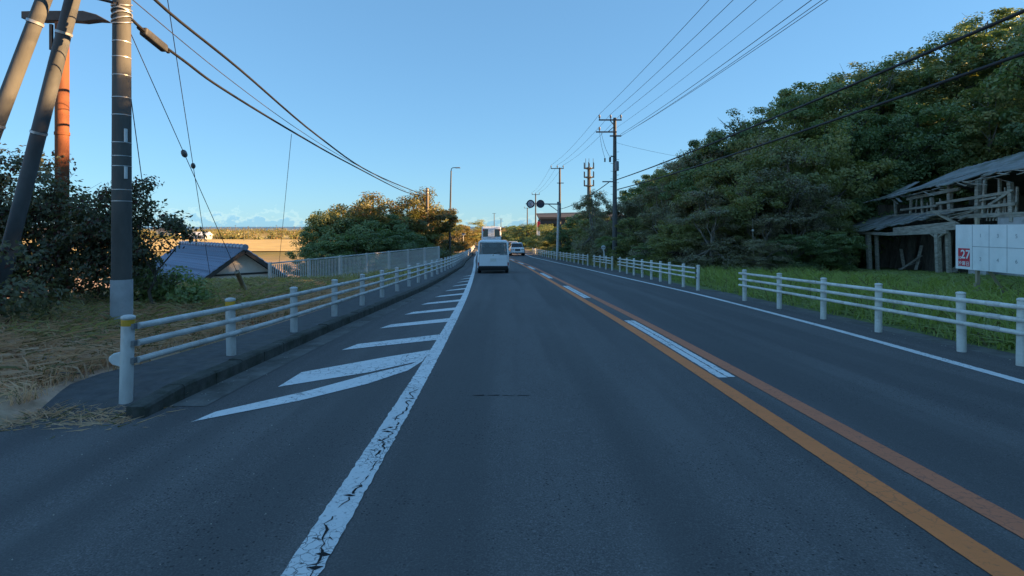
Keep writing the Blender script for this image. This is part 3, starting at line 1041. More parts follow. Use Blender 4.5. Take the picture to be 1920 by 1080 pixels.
# the clump on the left behind the pale fence, tops in the evening sun
lg = 'trees behind the pale fence on the left'
for (k, x, y, zt, w, lb) in [
    ('ever_b', -13.9, 43, 1.7, 2.0, 'dark tree at the far left end of the clump behind the pale fence'),
    ('olive_b', -13.2, 45, 3.1, 2.6, 'tree with a sparse sunlit left shoulder behind the pale fence'),
    ('olive_sunwarm', -11.6, 45, 3.9, 3.0, 'broad sunlit tree in the middle of the clump behind the pale fence'),
    ('olive_sunwarm', -10.0, 46, 3.9, 3.2, 'second broad sunlit tree of the clump behind the pale fence, right of its middle'), ('olive_sunwarm', -8.4, 48, 4.2, 3.1, 'sunlit tree left of the short pole in the left clump'), ('olive_b', -12.4, 47.5, 3.6, 2.8, None), ('ever_a', -11.0, 43, 2.2, 2.8, None), ('ever_b', -9.0, 43.5, 2.4, 2.8, None), ('ever_a', -12.2, 42.5, 1.9, 2.5, None), ('olive_b', -8.2, 46.5, 2.6, 2.4, None),
    ('olive_sunwarm', -7.9, 50.5, 4.7, 2.6, 'tallest sunlit tree around the short pole in the left clump'),
    ('olive_b', -7.0, 53, 3.4, 2.4, 'sunlit tree just left of the tall street lamp'),
    ('ever_a', -11.6, 40.5, .9, 2.5, None), ('ever_b', -10.2, 39.5, .9, 2.6, None), ('ever_a', -7.8, 41, 1.2, 2.5, None),
    ('ever_b', -7.4, 44.0, 1.0, 1.9, None), ('ever_b', -12.9, 39.5, .2, 1.9, None), ('ever_b', -8.8, 36.5, -.4, 1.9, None)]:
    tree(k, x, y, zt + .25, w * 1.15, lb or 'dark evergreen crowded behind the pale fence on the left', 'tree', lg)
yg = 'golden bushes beside the far left rail'
for (k, x, y, zt, w, lb) in [
    ('gold_a', -8.6, 70, 2.0, 2.2, 'golden sunlit bush right of the tall street lamp'),
    ('gold_a', -8.2, 80, 2.4, 2.6, None), ('gold_a', -8.4, 92, 2.1, 2.8, None), ('gold_a', -9.0, 108, 2.0, 3.2, None),
    ('gold_a', -9.6, 128, 1.8, 3.4, None), ('gold_a', -12.6, 86, 2.0, 3.0, None), ('olive_a', -7.9, 150, 3.4, 4.0, None),
    ('gold_a', -2.2, 190, 1.4, 4.5, 'yellow green sunlit tree beyond the right flank of the white coach'), ('gold_a', -12.6, 34.5, -.6, 1.9, 'yellow green bush at the left end of the pale fence')]:
    tree(k, x, y, zt, w, lb or 'golden sunlit bush along the far left rail', 'bush', yg, name='bush')

# scrub and woods on the lowland towards the sea: one far mass
cs = []
os_ = []
for _ in range(620):
    y = rng.uniform(300, 1050)
    x = rng.uniform(-.92, -.24) * y
    if y < 420 and rng.random() < .5: continue
    hgt = rng.uniform(1.5, 4.2) * (1.5 if y > 650 else 1.0) * (1.3 if rng.random() < .12 else 1)
    k = 46
    p = rng.normal(0, 1, (k, 3)); p /= np.linalg.norm(p, axis=1, keepdims=True)
    p *= (rng.random(k) ** .4)[:, None]
    p *= np.array([hgt * 2.1, hgt * 1.6, hgt * .62])
    z = tz(x, y)
    cs.append(np.array([x, y, z + hgt * .5]) + p); os_.append(p / hgt)
for _ in range(150):          # hedges and bushes around the field edges
    if rng.random() < .7:
        y = rng.uniform(285, 330); x = rng.uniform(-.85, -.27) * y
    else:
        y = rng.uniform(150, 285); x = -26 - (y - 150) * .36 + rng.uniform(-10, 3)
    hgt = rng.uniform(1.0, 3.2); k = 60
    p = rng.normal(0, 1, (k, 3)); p /= np.linalg.norm(p, axis=1, keepdims=True)
    p *= (rng.random(k) ** .4)[:, None] * np.array([hgt * 1.6, hgt * 1.2, hgt * .6])
    cs.append(np.array([x, y, tz(x, y) + hgt * .5]) + p); os_.append(p / hgt)
v, f = leaf_arrays(np.concatenate(cs), np.concatenate(os_), 1.0, .6, .8)
tag(inst('distant_scrub', np_mesh('distant_scrub', v, f, 3, leaf_mat('leaf_scrub', (.10, .13, .04), (.30, .26, .09), ((.30, .18, .08), .2)))), 'sunlit scrub and woods of the far lowland', 'scrub', kind='stuff')

# ---- shrubs at close range on the left
def shrub(name, x, y, zb, lobes, clumps, per, size, cr, mat, bark, label, stems, seed, r0=.05, group=None, inner=.5):
    t = empty(name, (x, y, zb))
    hgt = max(l[2] for l in lobes)
    inst('stem', trunk_mesh('stem', hgt, r0, lobes, bark, seed, stems=stems, twig=5), t)
    inst('crown', crown_mesh('crown', lobes, clumps, per, size, mat, cr, .6, inner, .3, .6), t)
    return tag(t, label, 'shrub', group)


shrub('shrub', -8.9, 10.8, tz(-8.9, 10.8), [(-.9, 0, 1.6, .9, .8, .9), (.1, .1, 1.3, 1.1, .9, 1.0), (.6, -.2, 2.0, .8, .7, .7), (-.6, .2, 2.6, .7, .7, .6),
      (1.2, .1, 1.5, .7, .6, .8), (.2, 0, .7, 1.2, 1, .7), (-1.6, .1, 2.3, .8, .7, .8), (-.3, 0, 1.9, 1.0, .8, .8), (.9, .1, .9, 1.0, .8, .7), (-1.3, 0, .9, 1.0, .8, .8)], 300, 80, .085, .36, M['leaf_bush'], M['bark'],
      'large dark leafy shrub around the rusty post on the left', 5, 301)
shrub('shrub', -6.75, 10.4, tz(-6.75, 10.4), [(-.4, 0, 1.7, .7, .6, .7), (.3, .1, 1.55, .55, .5, .5), (.0, 0, 2.1, .45, .4, .4), (-.2, 0, 1.0, .8, .7, .6), (.75, 0, 1.5, .3, .3, .28), (-.9, .1, 1.4, .7, .6, .7)],
      140, 65, .075, .26, M['leaf_bush'], M['bark'], 'dark reddish shrub spreading right of the concrete utility pole', 4, 302, .035)
shrub('shrub', -6.35, 10.9, tz(-6.35, 10.9), [(-.1, 0, .40, .5, .4, .4), (.3, -.1, .22, .35, .35, .25), (-.5, 0, .45, .45, .45, .4)],
      60, 70, .075, .24, M['leaf_ever'], M['bark'], 'low green shrub hiding the left eave of the tiled house', 3, 303, .03)
shrub('shrub', -8.3, 7.75, tz(-8.3, 7.75), [(-.6, 0, 1.2, .8, .4, .7), (.3, 0, 1.0, .8, .4, .7), (1.0, .1, .9, .7, .4, .6), (-1.3, 0, 1.5, .8, .4, .6), (-.2, 0, 1.75, .6, .3, .35), (.7, 0, 1.5, .5, .3, .3),
      (0, 0, .5, 1.1, .5, .5), (-1.3, 0, .6, .9, .5, .5), (1.5, .1, .45, .6, .4, .45)], 190, 55, .075, .26, M['leaf_bush'], M['bark'],
      'loose dark shrub at the foot of the leaning props', 5, 304, .03, None, .6)


# ---- grass
def grass(name, xy, hgt, wid, mat, label, lean=.35):
    n = len(xy)
    x, y = xy[:, 0], xy[:, 1]
    z = terrain(x, y) - .02
    h = hgt * rng.uniform(.45, 1.25, n)
    az = rng.uniform(0, 2 * math.pi, n)
    w = wid * rng.uniform(.6, 1.3, n)
    ln = h * lean * rng.uniform(.2, 1.6, n)
    dx, dy = np.cos(az), np.sin(az)
    px, py = -dy * w / 2, dx * w / 2
    p0 = np.stack([x - px, y - py, z], -1); p1 = np.stack([x + px, y + py, z], -1)
    mx, my = x + dx * ln * .35, y + dy * ln * .35
    p2 = np.stack([mx + px * .8, my + py * .8, z + h * .55], -1); p3 = np.stack([mx - px * .8, my - py * .8, z + h * .6], -1)
    p4 = np.stack([x + dx * ln, y + dy * ln, z + h * max(.35, 1 - .25 * lean)], -1)
    v = np.stack([p0, p1, p2, p3, p4], 1).reshape(-1, 3)
    q_ = np.arange(n) * 5
    f = np.stack([q_, q_ + 1, q_ + 2, q_, q_ + 2, q_ + 3, q_ + 3, q_ + 2, q_ + 4], -1).ravel()
    me_ = np_mesh(name, v, f, 3, mat)
    o = inst(name, me_)
    return tag(o, label, 'grass', kind='stuff')


def scatter(n, xf0, xf1, y0, y1, pw=1.0, clump=0.0, cr=.12):
    if clump:
        m_ = int(n / clump)
        y = y0 + (y1 - y0) * rng.random(m_) ** pw
        x = xf0(y) + (xf1(y) - xf0(y)) * rng.random(m_)
        y = np.repeat(y, int(clump)) + rng.normal(0, cr, m_ * int(clump))
        x = np.repeat(x, int(clump)) + rng.normal(0, cr, m_ * int(clump))
        return np.stack([x, y], -1)
    y = y0 + (y1 - y0) * rng.random(n) ** pw
    x = xf0(y) + (xf1(y) - xf0(y)) * rng.random(n)
    return np.stack([x, y], -1)


def keep(xy, ok):
    return xy[ok(xy[:, 0], xy[:, 1])]


gxy = scatter(95000, lambda y: RE(y) + .42 + .25 * rng.random(len(y)), lambda y: np.interp(y, [4, 14, 24, 34], [13, 17, 20, 14]), 5.5, 34, 1.25)
gxy = keep(gxy, lambda x, y: ~((x > 18.6) & (x < 27) & (y > 20) & (y < 32) & (rng.random(len(x)) < .8)))
grass('grass', gxy, .19, .03, M['grass_green'], 'fresh green grass patch behind the right guard rails', 1.5)
grass('grass', scatter(16000, lambda y: RE(y) + .5, lambda y: RE(y) + 6, 5.5, 30, 1.2, 16, .12), .5, .02, M['grass_green'], 'taller tufts in the green grass on the right', .5)
grass('grass', scatter(9000, lambda y: RE(y) + .5, lambda y: RE(y) + 3.0, 30, 90, 1.0, 12, .2), .55, .04, M['grass_mix'], 'weeds along the foot of the far right rails', .5)
lx = lambda y: SW(y) - .12 - .25 * rng.random(len(y))
grass('grass', keep(scatter(34000, lambda y: SW(y) - 6.5, lx, 5.5, 20, 1.3, 9, .10), lambda x, y: (y > 5.6 + (x + 4.4) * -.25)), .30, .013, M['grass_dry'], 'dry straw coloured grass on the left verge', 1.25)
grass('grass', keep(scatter(12000, lambda y: SW(y) - 6.5, lambda y: SW(y) - 1.0, 6.8, 20, 1.0, 14, .14), lambda x, y: x < 99), .36, .014, M['grass_mix'], 'greener weeds among the dry grass on the left verge', .9)
grass('grass', scatter(16000, lambda y: SW(y) - np.interp(y, [19, 34, 60], [3.5, .6, 2.5]), lx, 19, 75, 1.0, 10, .15), .34, .025, M['grass_mix'], 'weeds between the left footway and the pale fence', .7)
grass('grass', scatter(5200, lambda y: K(y) - .22, lambda y: K(y) + .22, 12.0, 38, 1.0, 12, .10), .14, .014, M['grass_green'], 'green weeds growing over the left kerb', .7)
grass('grass', scatter(1500, lambda y: -4.35 + 0 * y, lambda y: -3.2 + 0 * y, 4.72, 5.3, 1.0, 18, .07), .2, .009, M['grass_dry'], 'dry tuft around the foot of the first left guard post', 1.0)
grass('grass', scatter(700, lambda y: -3.85 + 0 * y, lambda y: -3.25 + 0 * y, 4.8, 5.1, 1.0, 14, .05), .12, .009, M['grass_green'], 'small green weed beside the broken kerb end', .8)
grass('grass', scatter(3500, lambda y: -7.5 + 0 * y, lambda y: -4.6 + 0 * y, 4.9, 6.4, 1.0, 16, .14), .16, .01, M['grass_dry'], 'sparse straw litter at the edge of the side entrance', 1.1)


# ================================================================== guard rails
def rail_posts(parent, ys, gx_, side, near_bands, mat):
    """posts with caps; side = +1 if the road lies towards +x"""
    for y in ys:
        x = float(gx_(y)); z = float(zr(y)) + (.12 if side > 0 else 0)
        h = .70 if side > 0 else .82
        key = (side, y < near_bands)
        if key not in rail_posts.cache:
            mb = MB()
            mb.tube([(0, 0, -.35), (0, 0, h)], .057, 14)
            me_ = mb.mesh('post', mat, False)
            me_.polygons.foreach_set('use_smooth', [True] * len(me_.polygons)); me_.set_sharp_from_angle(angle=R(40))
            mc = MB(); mc.lathe([(.0595, -.012), (.0615, 0), (.060, .014), (.042, .024), (.016, .028)], n=14)
            mbd = MB(); mbd.tube([(0, 0, -.03), (0, 0, .03)], .0585, 14, False)
            mk = MB(); mk.box((side * .062, 0, 0), (.05, .05, .05))
            rail_posts.cache[key] = (me_, mc.mesh('cap', mat, True), mbd.mesh('reflector_band', M['band_yellow'], True), mk.mesh('bracket', M['steel_grey']))
        pm, cm, bm_, bk_ = rail_posts.cache[key]
        rx = R(random.uniform(-1, 1)); ry = R(random.uniform(-1, 1))
        p = inst('post', pm, parent, (x, y, z), (rx, ry, random.uniform(0, 6)))
        if y < 60:
            inst('cap', cm, p, (0, 0, h))
        if side > 0 and y < near_bands:
            inst('reflector_band', bm_, p, (0, 0, h - .045))
        if y < 22:
            for rh in (.74, .58, .42):
                p2 = inst('bracket', bk_, parent, (x, y, float(zr(y)) + rh))


rail_posts.cache = {}


def rails(parent, ya, yb, gx_, side, mat, ext=(.0, .0), joints=()):
    rows = [ya - ext[0]] + [y for y in ys_between(math.ceil(ya), math.floor(yb))] + [yb + ext[1]]
    for rh in (.74, .58, .42):
        mb = MB()
        mb.tube([(float(gx_(y)) + side * .088, y, float(zr(y)) + rh) for y in rows], .0303, 10)
        o = mb.build('rail', mat, parent, True)
        o.data.set_sharp_from_angle(angle=R(50))
        for y in joints:
            a_, b_ = [(float(gx_(q_)) + side * .088, q_, float(zr(q_)) + rh) for q_ in (y - .11, y + .11)]
            mb = MB(); mb.tube([a_, b_], .0345, 10); mb.build('sleeve', mat, o, True)


g = tag(empty('guard_rail', (0, 0, 0)), 'long three pipe grey guard rail with yellow banded posts along the left kerb', 'guard rail', 'pipe guard rails')
left_y = [5.35, 7.1] + [9.0 + 2 * i for i in range(60)]
rail_posts(g, left_y, GL, 1, 8, M['galv'])
rails(g, 5.35, left_y[-1], GL, 1, M['galv'], (-.03, .1), [7.25, 11.2, 15.2])
# rounded white end plate fixed behind the first post
mb = MB()
prof = [(.0, -.075), (-.10, -.075), (-.175, -.055), (-.215, -.015), (-.215, .02), (-.17, .055), (-.10, .072), (.0, .078)]
mb.poly([(float(GL(5.35)) - .04 + x, 5.47 - .0 * x, float(zr(5.35)) + .40 + z) for x, z in prof], .05, (0, 1, 0))
o = mb.build('end_plate', M['white_plastic'], g, bevel=.012)
o['label'] = 'rounded white end plate sticking out behind the first post'
mb = MB(); mb.lathe([(.012, 0), (.012, .02), (.006, .024)], (0, 0, 0), 6)
bolt = mb.mesh('bolt', M['steel_dark'])
for z in (.06, -.075):
    inst('bolt', bolt, o, (float(GL(5.35)) - .07, 5.462, float(zr(5.35)) + .40 + z), (R(90), 0, 0))

segs = [
    ([3.6, 5.4, 7.1, 8.04, 9.86, 11.6, 13.5, 15.45], 'nearest pipe guard rail on the right in front of the grass and poster board'),
    ([19.0, 20.5, 22.2, 23.6, 25.1, 26.8, 28.6, 30.2, 31.9], 'nine post pipe guard rail in front of dark bushes on the right'),
    ([34.0, 35.8, 37.6, 39.5], 'short four post pipe guard rail below the round headed marker'),
    ([42.0 + 2 * i for i in range(22)], 'farthest pipe guard rail on the right, passing the sign mast'),
]
for i, (ys_, lb) in enumerate(segs):
    g = tag(empty('guard_rail', (0, 0, 0)), lb, 'guard rail', 'pipe guard rails')
    rail_posts(g, ys_, GR, -1, -99, M['galv_cream'])
    e = (.1, .13) if i in (0,) else ((-.06, .12) if i == 1 else (-.02, .12))
    rails(g, ys_[0], ys_[-1], GR, -1, M['galv_cream'], e, [7.4, 11.8] if i == 0 else [])

# ================================================================== pale balustrade fence on the left
fa, fb = Vector((-7.9, 19.0)), Vector((-4.05, 34.0))
fence = tag(empty('balustrade_fence', (0, 0, 0)), 'pale grey metal fence of upright slats behind the left guard rail', 'fence')
flen = (fb - fa).length
fdir = (fb - fa) / flen
fang = math.atan2(fdir.y, fdir.x)


def fz(t):           # top of the fence
    return .27 + .02 * t / flen


mb = MB(); mb.box((0, 0, -.52), (.034, .016, 1.0)); slat = mb.mesh('slat', M['galv'])
mb = MB(); mb.box((0, 0, -.62), (.09, .09, 1.3)); fpost = mb.mesh('post', M['galv'])
t = .06
k = 0
while t < flen:
    p = fa + fdir * t
    inst('slat', slat, fence, (p.x, p.y, fz(t) - .03), (0, 0, fang))
    t += .108
for t in np.arange(0, flen + .1, flen / 7):
    p = fa + fdir * t
    inst('post', fpost, fence, (p.x, p.y, fz(t) + .01), (0, 0, fang))
for dz in (0, -.98):
    mb = MB()
    mb.beam((fa.x, fa.y, fz(0) + dz), (fb.x, fb.y, fz(flen) + dz), .06, .045)
    mb.build('rail', M['galv'], fence)

# ================================================================== left group of poles
zg = tz(-5.75, 8.5)
cp = tag(empty('utility_pole', (-5.75, 8.5, zg)), 'thick concrete utility pole with thin metal bands at the left roadside', 'utility pole', 'utility poles')
mb = MB(); mb.tube([(0, 0, -.5), (0, 0, 9.5 - zg)], [.138, .10], 20)
o = mb.build('pole', M['concrete_dark'], cp); auto_smooth(o)
prf = lambda h: .138 + (.10 - .138) * (h + .5) / (10.0 - zg)
for z in (4.25, 4.02, 3.75, 3.42, 3.16, 2.75, 2.55, 2.40, 2.05, 1.88):
    h = z - zg
    mb = MB(); mb.tube([(0, 0, h - .006), (0, 0, h + .006)], prf(h) + .004, 20, False)
    mb.build('band', M['band'], cp, True)
mb = MB(); mb.tube([(0, 0, .0), (0, 0, .78)], .145, 20, False)
mb.build('base_sleeve', M['concrete_pale'], cp, True)
for (z, hh) in ((2.85, .2), (2.3, .18)):
    mb = MB(); mb.box((prf(z - zg) * .86, -prf(z - zg) * .56, z - zg), (.02, .05, hh))
    mb.build('number_plate', M['white_plastic'], cp)
# cable lashing just below the top of view
mb = MB()
for k in range(7):
    h = 4.55 + k * .045 - zg
    pts = [((prf(h) + .012) * math.cos(a), (prf(h) + .012) * math.sin(a), h + .05 * math.sin(a * 1 + k)) for a in np.linspace(0, 2 * math.pi, 15)]
    mb.tube(pts, .012, 5)
mb.build('lashing', M['band'], cp, True)

zg2 = tz(-8.75, 11.2)
rp = tag(empty('rusty_post', (-8.75, 11.2, zg2)), 'rusty red steel post under a dark crossbeam at the left edge', 'post')
mb = MB(); mb.tube([(0, 0, -.3), (0, 0, 5.5 - zg2)], .118, 16); o = mb.build('post', M['rust'], rp); auto_smooth(o)
mb = MB(); mb.tube([(0, 0, 3.3 - zg2), (0, 0, 3.36 - zg2)], .13, 16); o = mb.build('collar', M['rust'], rp); auto_smooth(o)
mb = MB()
prof = [(-.62, .18), (-.30, .19), (.40, .19), (.62, .12), (.80, .0), (.62, .01), (.40, -.02), (.2, .0), (-.30, 0), (-.62, .04)]
mb.poly([(x * 1.18, -.09, 5.53 - zg2 + z) for x, z in prof], .18, (0, 1, 0))
mb.build('crossbeam', M['steel_dark'], rp, bevel=.01)
mb = MB(); mb.box((-.14, -.09, 5.2 - zg2), (.05, .05, .5)); mb.build('bracket', M['steel_dark'], rp)


def prop(x0, x1, z1, y0, y1, r, label, mat):
    zb = tz(x0, y0)
    t_ = tag(empty('prop_pole', (x0, y0, zb)), label, 'prop pole', 'leaning prop poles')
    a = Vector((0, 0, -.2)); b2 = Vector((x1 - x0, y1 - y0, z1 - zb))
    mb = MB(); mb.tube([a, b2], [r, r * .85], 16); o = mb.build('pole', mat, t_); auto_smooth(o)
    d = (b2 - a).normalized()
    for s_ in (.42, .62):
        c = a.lerp(b2, s_)
        mb = MB(); mb.tube([c - d * .02, c + d * .02], r * 1.03, 16, False); mb.build('band', M['band'], t_, True)
    return t_


prop(-8.17, -5.95, 7.35, 8.95, 8.6, .11, 'smooth grey leaning prop crossing in front of the rusty post', plain('prop_grey', (.115, .118, .122), .7, .25, 4, dirt=(.07, .07, .07), stretch=(1, 1, .4)))
prop(-8.32, -5.9, 7.3, 7.95, 8.4, .105, 'brown grey leaning prop cut by the left edge', M['concrete'])


def wire(name, pts, r, label, cat, mat, group=None, parent=None, n=6, sub=6):
    """smooth polyline through the points"""
    P_ = [Vector(p) for p in pts]
    out_ = []
    for i in range(len(P_) - 1):
        p0 = P_[max(i - 1, 0)]; p1 = P_[i]; p2 = P_[i + 1]; p3 = P_[min(i + 2, len(P_) - 1)]
        for k in range(sub):
            t_ = k / sub
            out_.append(.5 * ((2 * p1) + (p2 - p0) * t_ + (2 * p0 - 5 * p1 + 4 * p2 - p3) * t_ ** 2 + (3 * p1 - p0 - 3 * p2 + p3) * t_ ** 3))
    out_.append(P_[-1])
    mb = MB(); mb.tube(out_, r, n)
    o = mb.build(name, mat, parent, True)
    if label: tag(o, label, cat, group)
    return o


def sag(a, b, s_, n=8):
    a, b = Vector(a), Vector(b)
    return [a.lerp(b, k / n) - Vector((0, 0, s_ * 4 * (k / n) * (1 - k / n))) for k in range(n + 1)]


c1 = wire('overhead_cable', [(-5.72, 8.35, 4.78), (-5.76, 9.0, 4.62), (-5.78, 10.2, 4.47), (-5.82, 11.7, 4.32), (-5.9, 16, 4.10), (-6.05, 22, 3.92), (-6.35, 36, 3.68), (-6.68, 48, 4.15)],
          .024, 'lower thick black cable with a splice box falling away from the left pole', 'cable', M['cable'], 'black cables on the left')
mb = MB()
d = Vector((-.03, 1.2, -.19)).normalized()
c0 = Vector((-5.79, 9.35, 4.565))
rot = d.to_track_quat('Y', 'Z').to_matrix()
mb.box(c0, (.12, .62, .13), rot); o = mb.build('splice_box', M['steel_dark'], c1, bevel=.025)
wire('wrap', [c0 - d * .42, c0 - d * .3], .035, None, None, M['cable'], parent=c1, sub=1)
wire('wrap', [c0 + d * .3, c0 + d * .42], .035, None, None, M['cable'], parent=c1, sub=1)
wire('overhead_cable', [(-5.7, 8.4, 5.6), (-5.76, 9.3, 5.22), (-5.82, 12.4, 4.93), (-5.95, 17.9, 4.36), (-6.15, 26, 3.95), (-6.6, 43, 4.05), (-6.7, 48, 4.32)],
     .026, 'upper twisted black cable crossing the sky on the left', 'cable', M['cable'], 'black cables on the left')
wire('overhead_cable', [(-5.72, 8.5, 5.0), (-5.8, 11.6, 4.62), (-5.9, 16, 4.26), (-6.05, 22, 4.02)] + [(-6.35, 36, 3.74)], .008, 'thin messenger wire just above the cable with the splice box', 'cable', M['wire'], 'black cables on the left')
wire('overhead_cable', [(-8.2, 7.0, 5.2), (-6.9, 7.9, 4.98), (-5.75, 8.33, 4.78)], .022, 'short cable running left from the concrete pole', 'cable', M['cable'], 'black cables on the left')


def guy(a, b2, label, ball=None, cover=None):
    a, b2 = Vector(a), Vector(b2)
    o = wire('guy_wire', [a, b2], .007, label, 'guy wire', M['wire'], 'guy wires on the left', sub=1)
    if ball:
        c = a.lerp(b2, ball)
        d_ = (b2 - a).normalized()
        mb = MB(); mb.tube([c - d_ * .08, c - d_ * .06, c - d_ * .02, c + d_ * .03, c + d_ * .07, c + d_ * .09], [.012, .04, .052, .052, .035, .012], 8)
        mb.build('insulator', M['steel_grey'], o, True)
    if cover:
        c = a.lerp(b2, cover)
        mb = MB(); mb.tube([c, b2], .055, 10); mb.build('guy_cover', M['timber_pale'], o, True)
    return o


guy((-5.72, 8.5, 4.62), (-6.33, 14.0, tz(-6.33, 14) - .1), 'guy wire ending in a pale cover beside the tiled house', .36, .845)
guy((-5.9, 9.9, 5.45), (-9.3, 18.0, tz(-9.3, 18) - .1), 'guy wire with a bead insulator reaching down behind the tiled house', .42)
guy((-5.75, 8.5, 4.45), (-7.7, 12.6, tz(-7.7, 12.6) - .1), 'thin guy wire running down into the shrub right of the concrete pole')
guy((-6.05, 16.0, 4.1), (-11.5, 28.0, tz(-11.5, 28) - .1), 'thin stay wire falling to the lowland right of the tiled house')

fp = tag(empty('utility_pole', (-6.7, 48, tz(-6.7, 48))), 'short weathered pole standing in the left tree clump', 'utility pole', 'utility poles')
h = 4.75 - tz(-6.7, 48)
mb = MB(); mb.tube([(0, 0, -.3), (0, 0, h)], [.17, .12], 12); o = mb.build('pole', M['timber_dark'], fp); auto_smooth(o)
for dz in (.15, .4):
    mb = MB(); mb.tube([(0, 0, h - dz - .02), (0, 0, h - dz + .02)], .14, 12); mb.build('band', M['band'], fp)

# street lamp
zl = tz(-5.0, 50)
lp = tag(empty('street_lamp', (-5.0, 50, zl)), 'tall slim street lamp with a short arm left of the road', 'street lamp')
mb = MB(); mb.tube([(0, 0, -.2), (0, 0, 2.4), (.12, 0, 6.67 - zl - .25)], [.11, .095, .055], 12); o = mb.build('pole', M['concrete'], lp); auto_smooth(o)
mb = MB(); mb.tube([(.12, 0, 6.67 - zl - .3), (.14, 0, 6.67 - zl - .08), (.26, 0, 6.67 - zl), (.55, 0, 6.69 - zl)], .035, 8); mb.build('arm', M['concrete'], lp, True)
mb = MB(); mb.box((.72, 0, 6.68 - zl), (.46, .2, .09), taper=.75); mb.build('lamp_head', M['steel_grey'], lp, bevel=.02)

# ================================================================== right line of poles and wires
def big_pole(x, y, ztop, label, arms, detailed):
    zb = tz(x, y)
    H = ztop - zb
    t_ = tag(empty('utility_pole', (x, y, zb)), label, 'utility pole', 'utility poles')
    mb = MB(); mb.tube([(0, 0, -.5), (0, 0, H)], [.19, .11], 14); o = mb.build('pole', M['concrete'], t_); auto_smooth(o)
    ins = MB(); ins.lathe([(.03, 0), (.03, .10), (.075, .12), (.055, .19), (.075, .21), (.05, .30), (.02, .33)], n=8)
    insm = ins.mesh('insulator', M['steel_grey'], True)
    for (dz, xa, xb, pins) in arms:
        mb = MB(); mb.box(((xa + xb) / 2, -.16, H - dz), (xb - xa, .08, .09)); ar = mb.build('crossarm', M['steel_dark'], t_)
        for px_ in pins:
            inst('insulator', insm, ar, (px_, -.16, H - dz + .04))
    return t_, H


bp, H = big_pole(7.6, 40, 9.15, 'tall utility pole with a transformer and step bolts on the right',
                 [(.18, -1.15, .45, (-1.1, -.32, .4)), (1.02, -1.35, 0.1, (-1.1,)), (1.3, -.38, .42, ())], True)
mb = MB()
mb.beam((-.35, -.16, H - .22), (-.02, -.16, H - .62), .05, .05); mb.beam((-.5, -.16, H - 1.0), (-.02, -.16, H - .6), .05, .05)
mb.build('brace', M['steel_dark'], bp)
mb = MB()
for k in range(16):
    s_ = 1 if k % 2 else -1
    z = 4.9 + k * .27
    mb.tube([(.1 * s_, 0, z - 1), (.30 * s_, 0, z - 1 + .02)], .014, 5)
mb.build('step_bolts', M['steel_grey'], bp)
mb = MB(); mb.lathe([(.14, 0), (.15, .04), (.15, .62), (.12, .68)], (.10, -.22, H - 3.75), 12); o = mb.build('transformer', M['steel_grey'], bp); auto_smooth(o)
mb = MB(); mb.tube([(0, -.1, H - 2.75), (-.28, -.12, H - 2.72), (-.36, -.14, H - 2.9)], .04, 6); mb.tube([(-.36, -.14, H - 2.8), (-.36, -.14, H - 3.12)], .07, 8); mb.build('cutout_switch', M['steel_dark'], bp, True)
mb = MB(); mb.tube([(-.72, -.14, H - 2.85), (-.72, -.14, H - 3.12)], .05, 8); mb.build('cutout_switch', M['steel_dark'], bp, True)
wire('jumper', [(-1.1, -.16, H - 1.0), (-.95, -.15, H - 2.0), (-.72, -.14, H - 2.85)], .012, None, None, M['wire'], parent=bp)
wire('jumper', [(-1.0, -.16, H - 1.0), (-.7, -.15, H - 2.1), (-.36, -.14, H - 2.8)], .012, None, None, M['wire'], parent=bp)
mb = MB(); mb.box((-.45, -.15, 4.95 - tz(7.6, 40) - .3), (.9, .08, .08)); mb.build('crossarm', M['steel_grey'], bp)

p2, H2 = big_pole(6.35, 68, 8.55, 'second utility pole along the right roadside, behind the sign mast', [(.12, -1.1, .45, (-1.05, -.3, .4)), (1.85, -.35, .45, ())], False)
p3, H3 = big_pole(5.6, 110, 7.8, 'third utility pole, its crossarm just above the round signs', [(.1, -.75, .75, (-.7, 0, .7)), (2.3, -.6, .6, ())], False)
p4, H4 = big_pole(4.9, 135, 6.0, 'fourth utility pole, below the left round sign', [(.1, -.75, .75, (-.7, .7))], False)
p5, H5 = big_pole(-4.6, 210, 6.5, 'distant utility pole seen above the white coach', [(.1, -.75, .75, ())], False)
p6, H6 = big_pole(-2.4, 240, 4.9, 'farthest utility pole right of the white coach', [(.1, -.75, .75, ())], False)

wg = 'power wires of the right pole line'
for i, (xa, za, xb, zb_) in enumerate([(6.5, 9.38, 6.7, 9.3), (7.28, 9.38, 7.5, 9.3), (8.0, 9.38, 8.3, 9.3)]):
    nm = ['left', 'middle', 'right'][i]
    wire('power_wire', sag((xb - .1, -26, zb_ + .4), (xa, 39.84, za), .75), .010, f'{nm} one of the three top power wires in front of the tall pole', 'wire', M['wire'], wg)
    wire('power_wire', sag((xa, 39.84, za), (5.3 + i * .73, 67.84, 8.85), .35), .010, f'{nm} one of the three power wires between the first two poles on the right', 'wire', M['wire'], wg)
wire('power_wire', sag((8.6, -26, 9.0), (7.95, 39.84, 7.95), .8), .011, 'left one of the lower trio of wires reaching the tall pole', 'wire', M['wire'], wg)
wire('power_wire', sag((8.9, -26, 8.9), (8.0, 39.84, 7.85), .8), .009, 'middle one of the lower trio of wires reaching the tall pole', 'wire', M['wire'], wg)
wire('power_wire', sag((9.2, -26, 8.8), (7.9, 39.84, 7.8), .8), .009, 'right one of the lower trio of wires reaching the tall pole', 'wire', M['wire'], wg)
wire('power_wire', sag((8.3, -26, 9.2), (7.3, 39.84, 8.15), .8), .006, 'faint thin wire between the top and the lower trio', 'wire', M['wire'], wg)
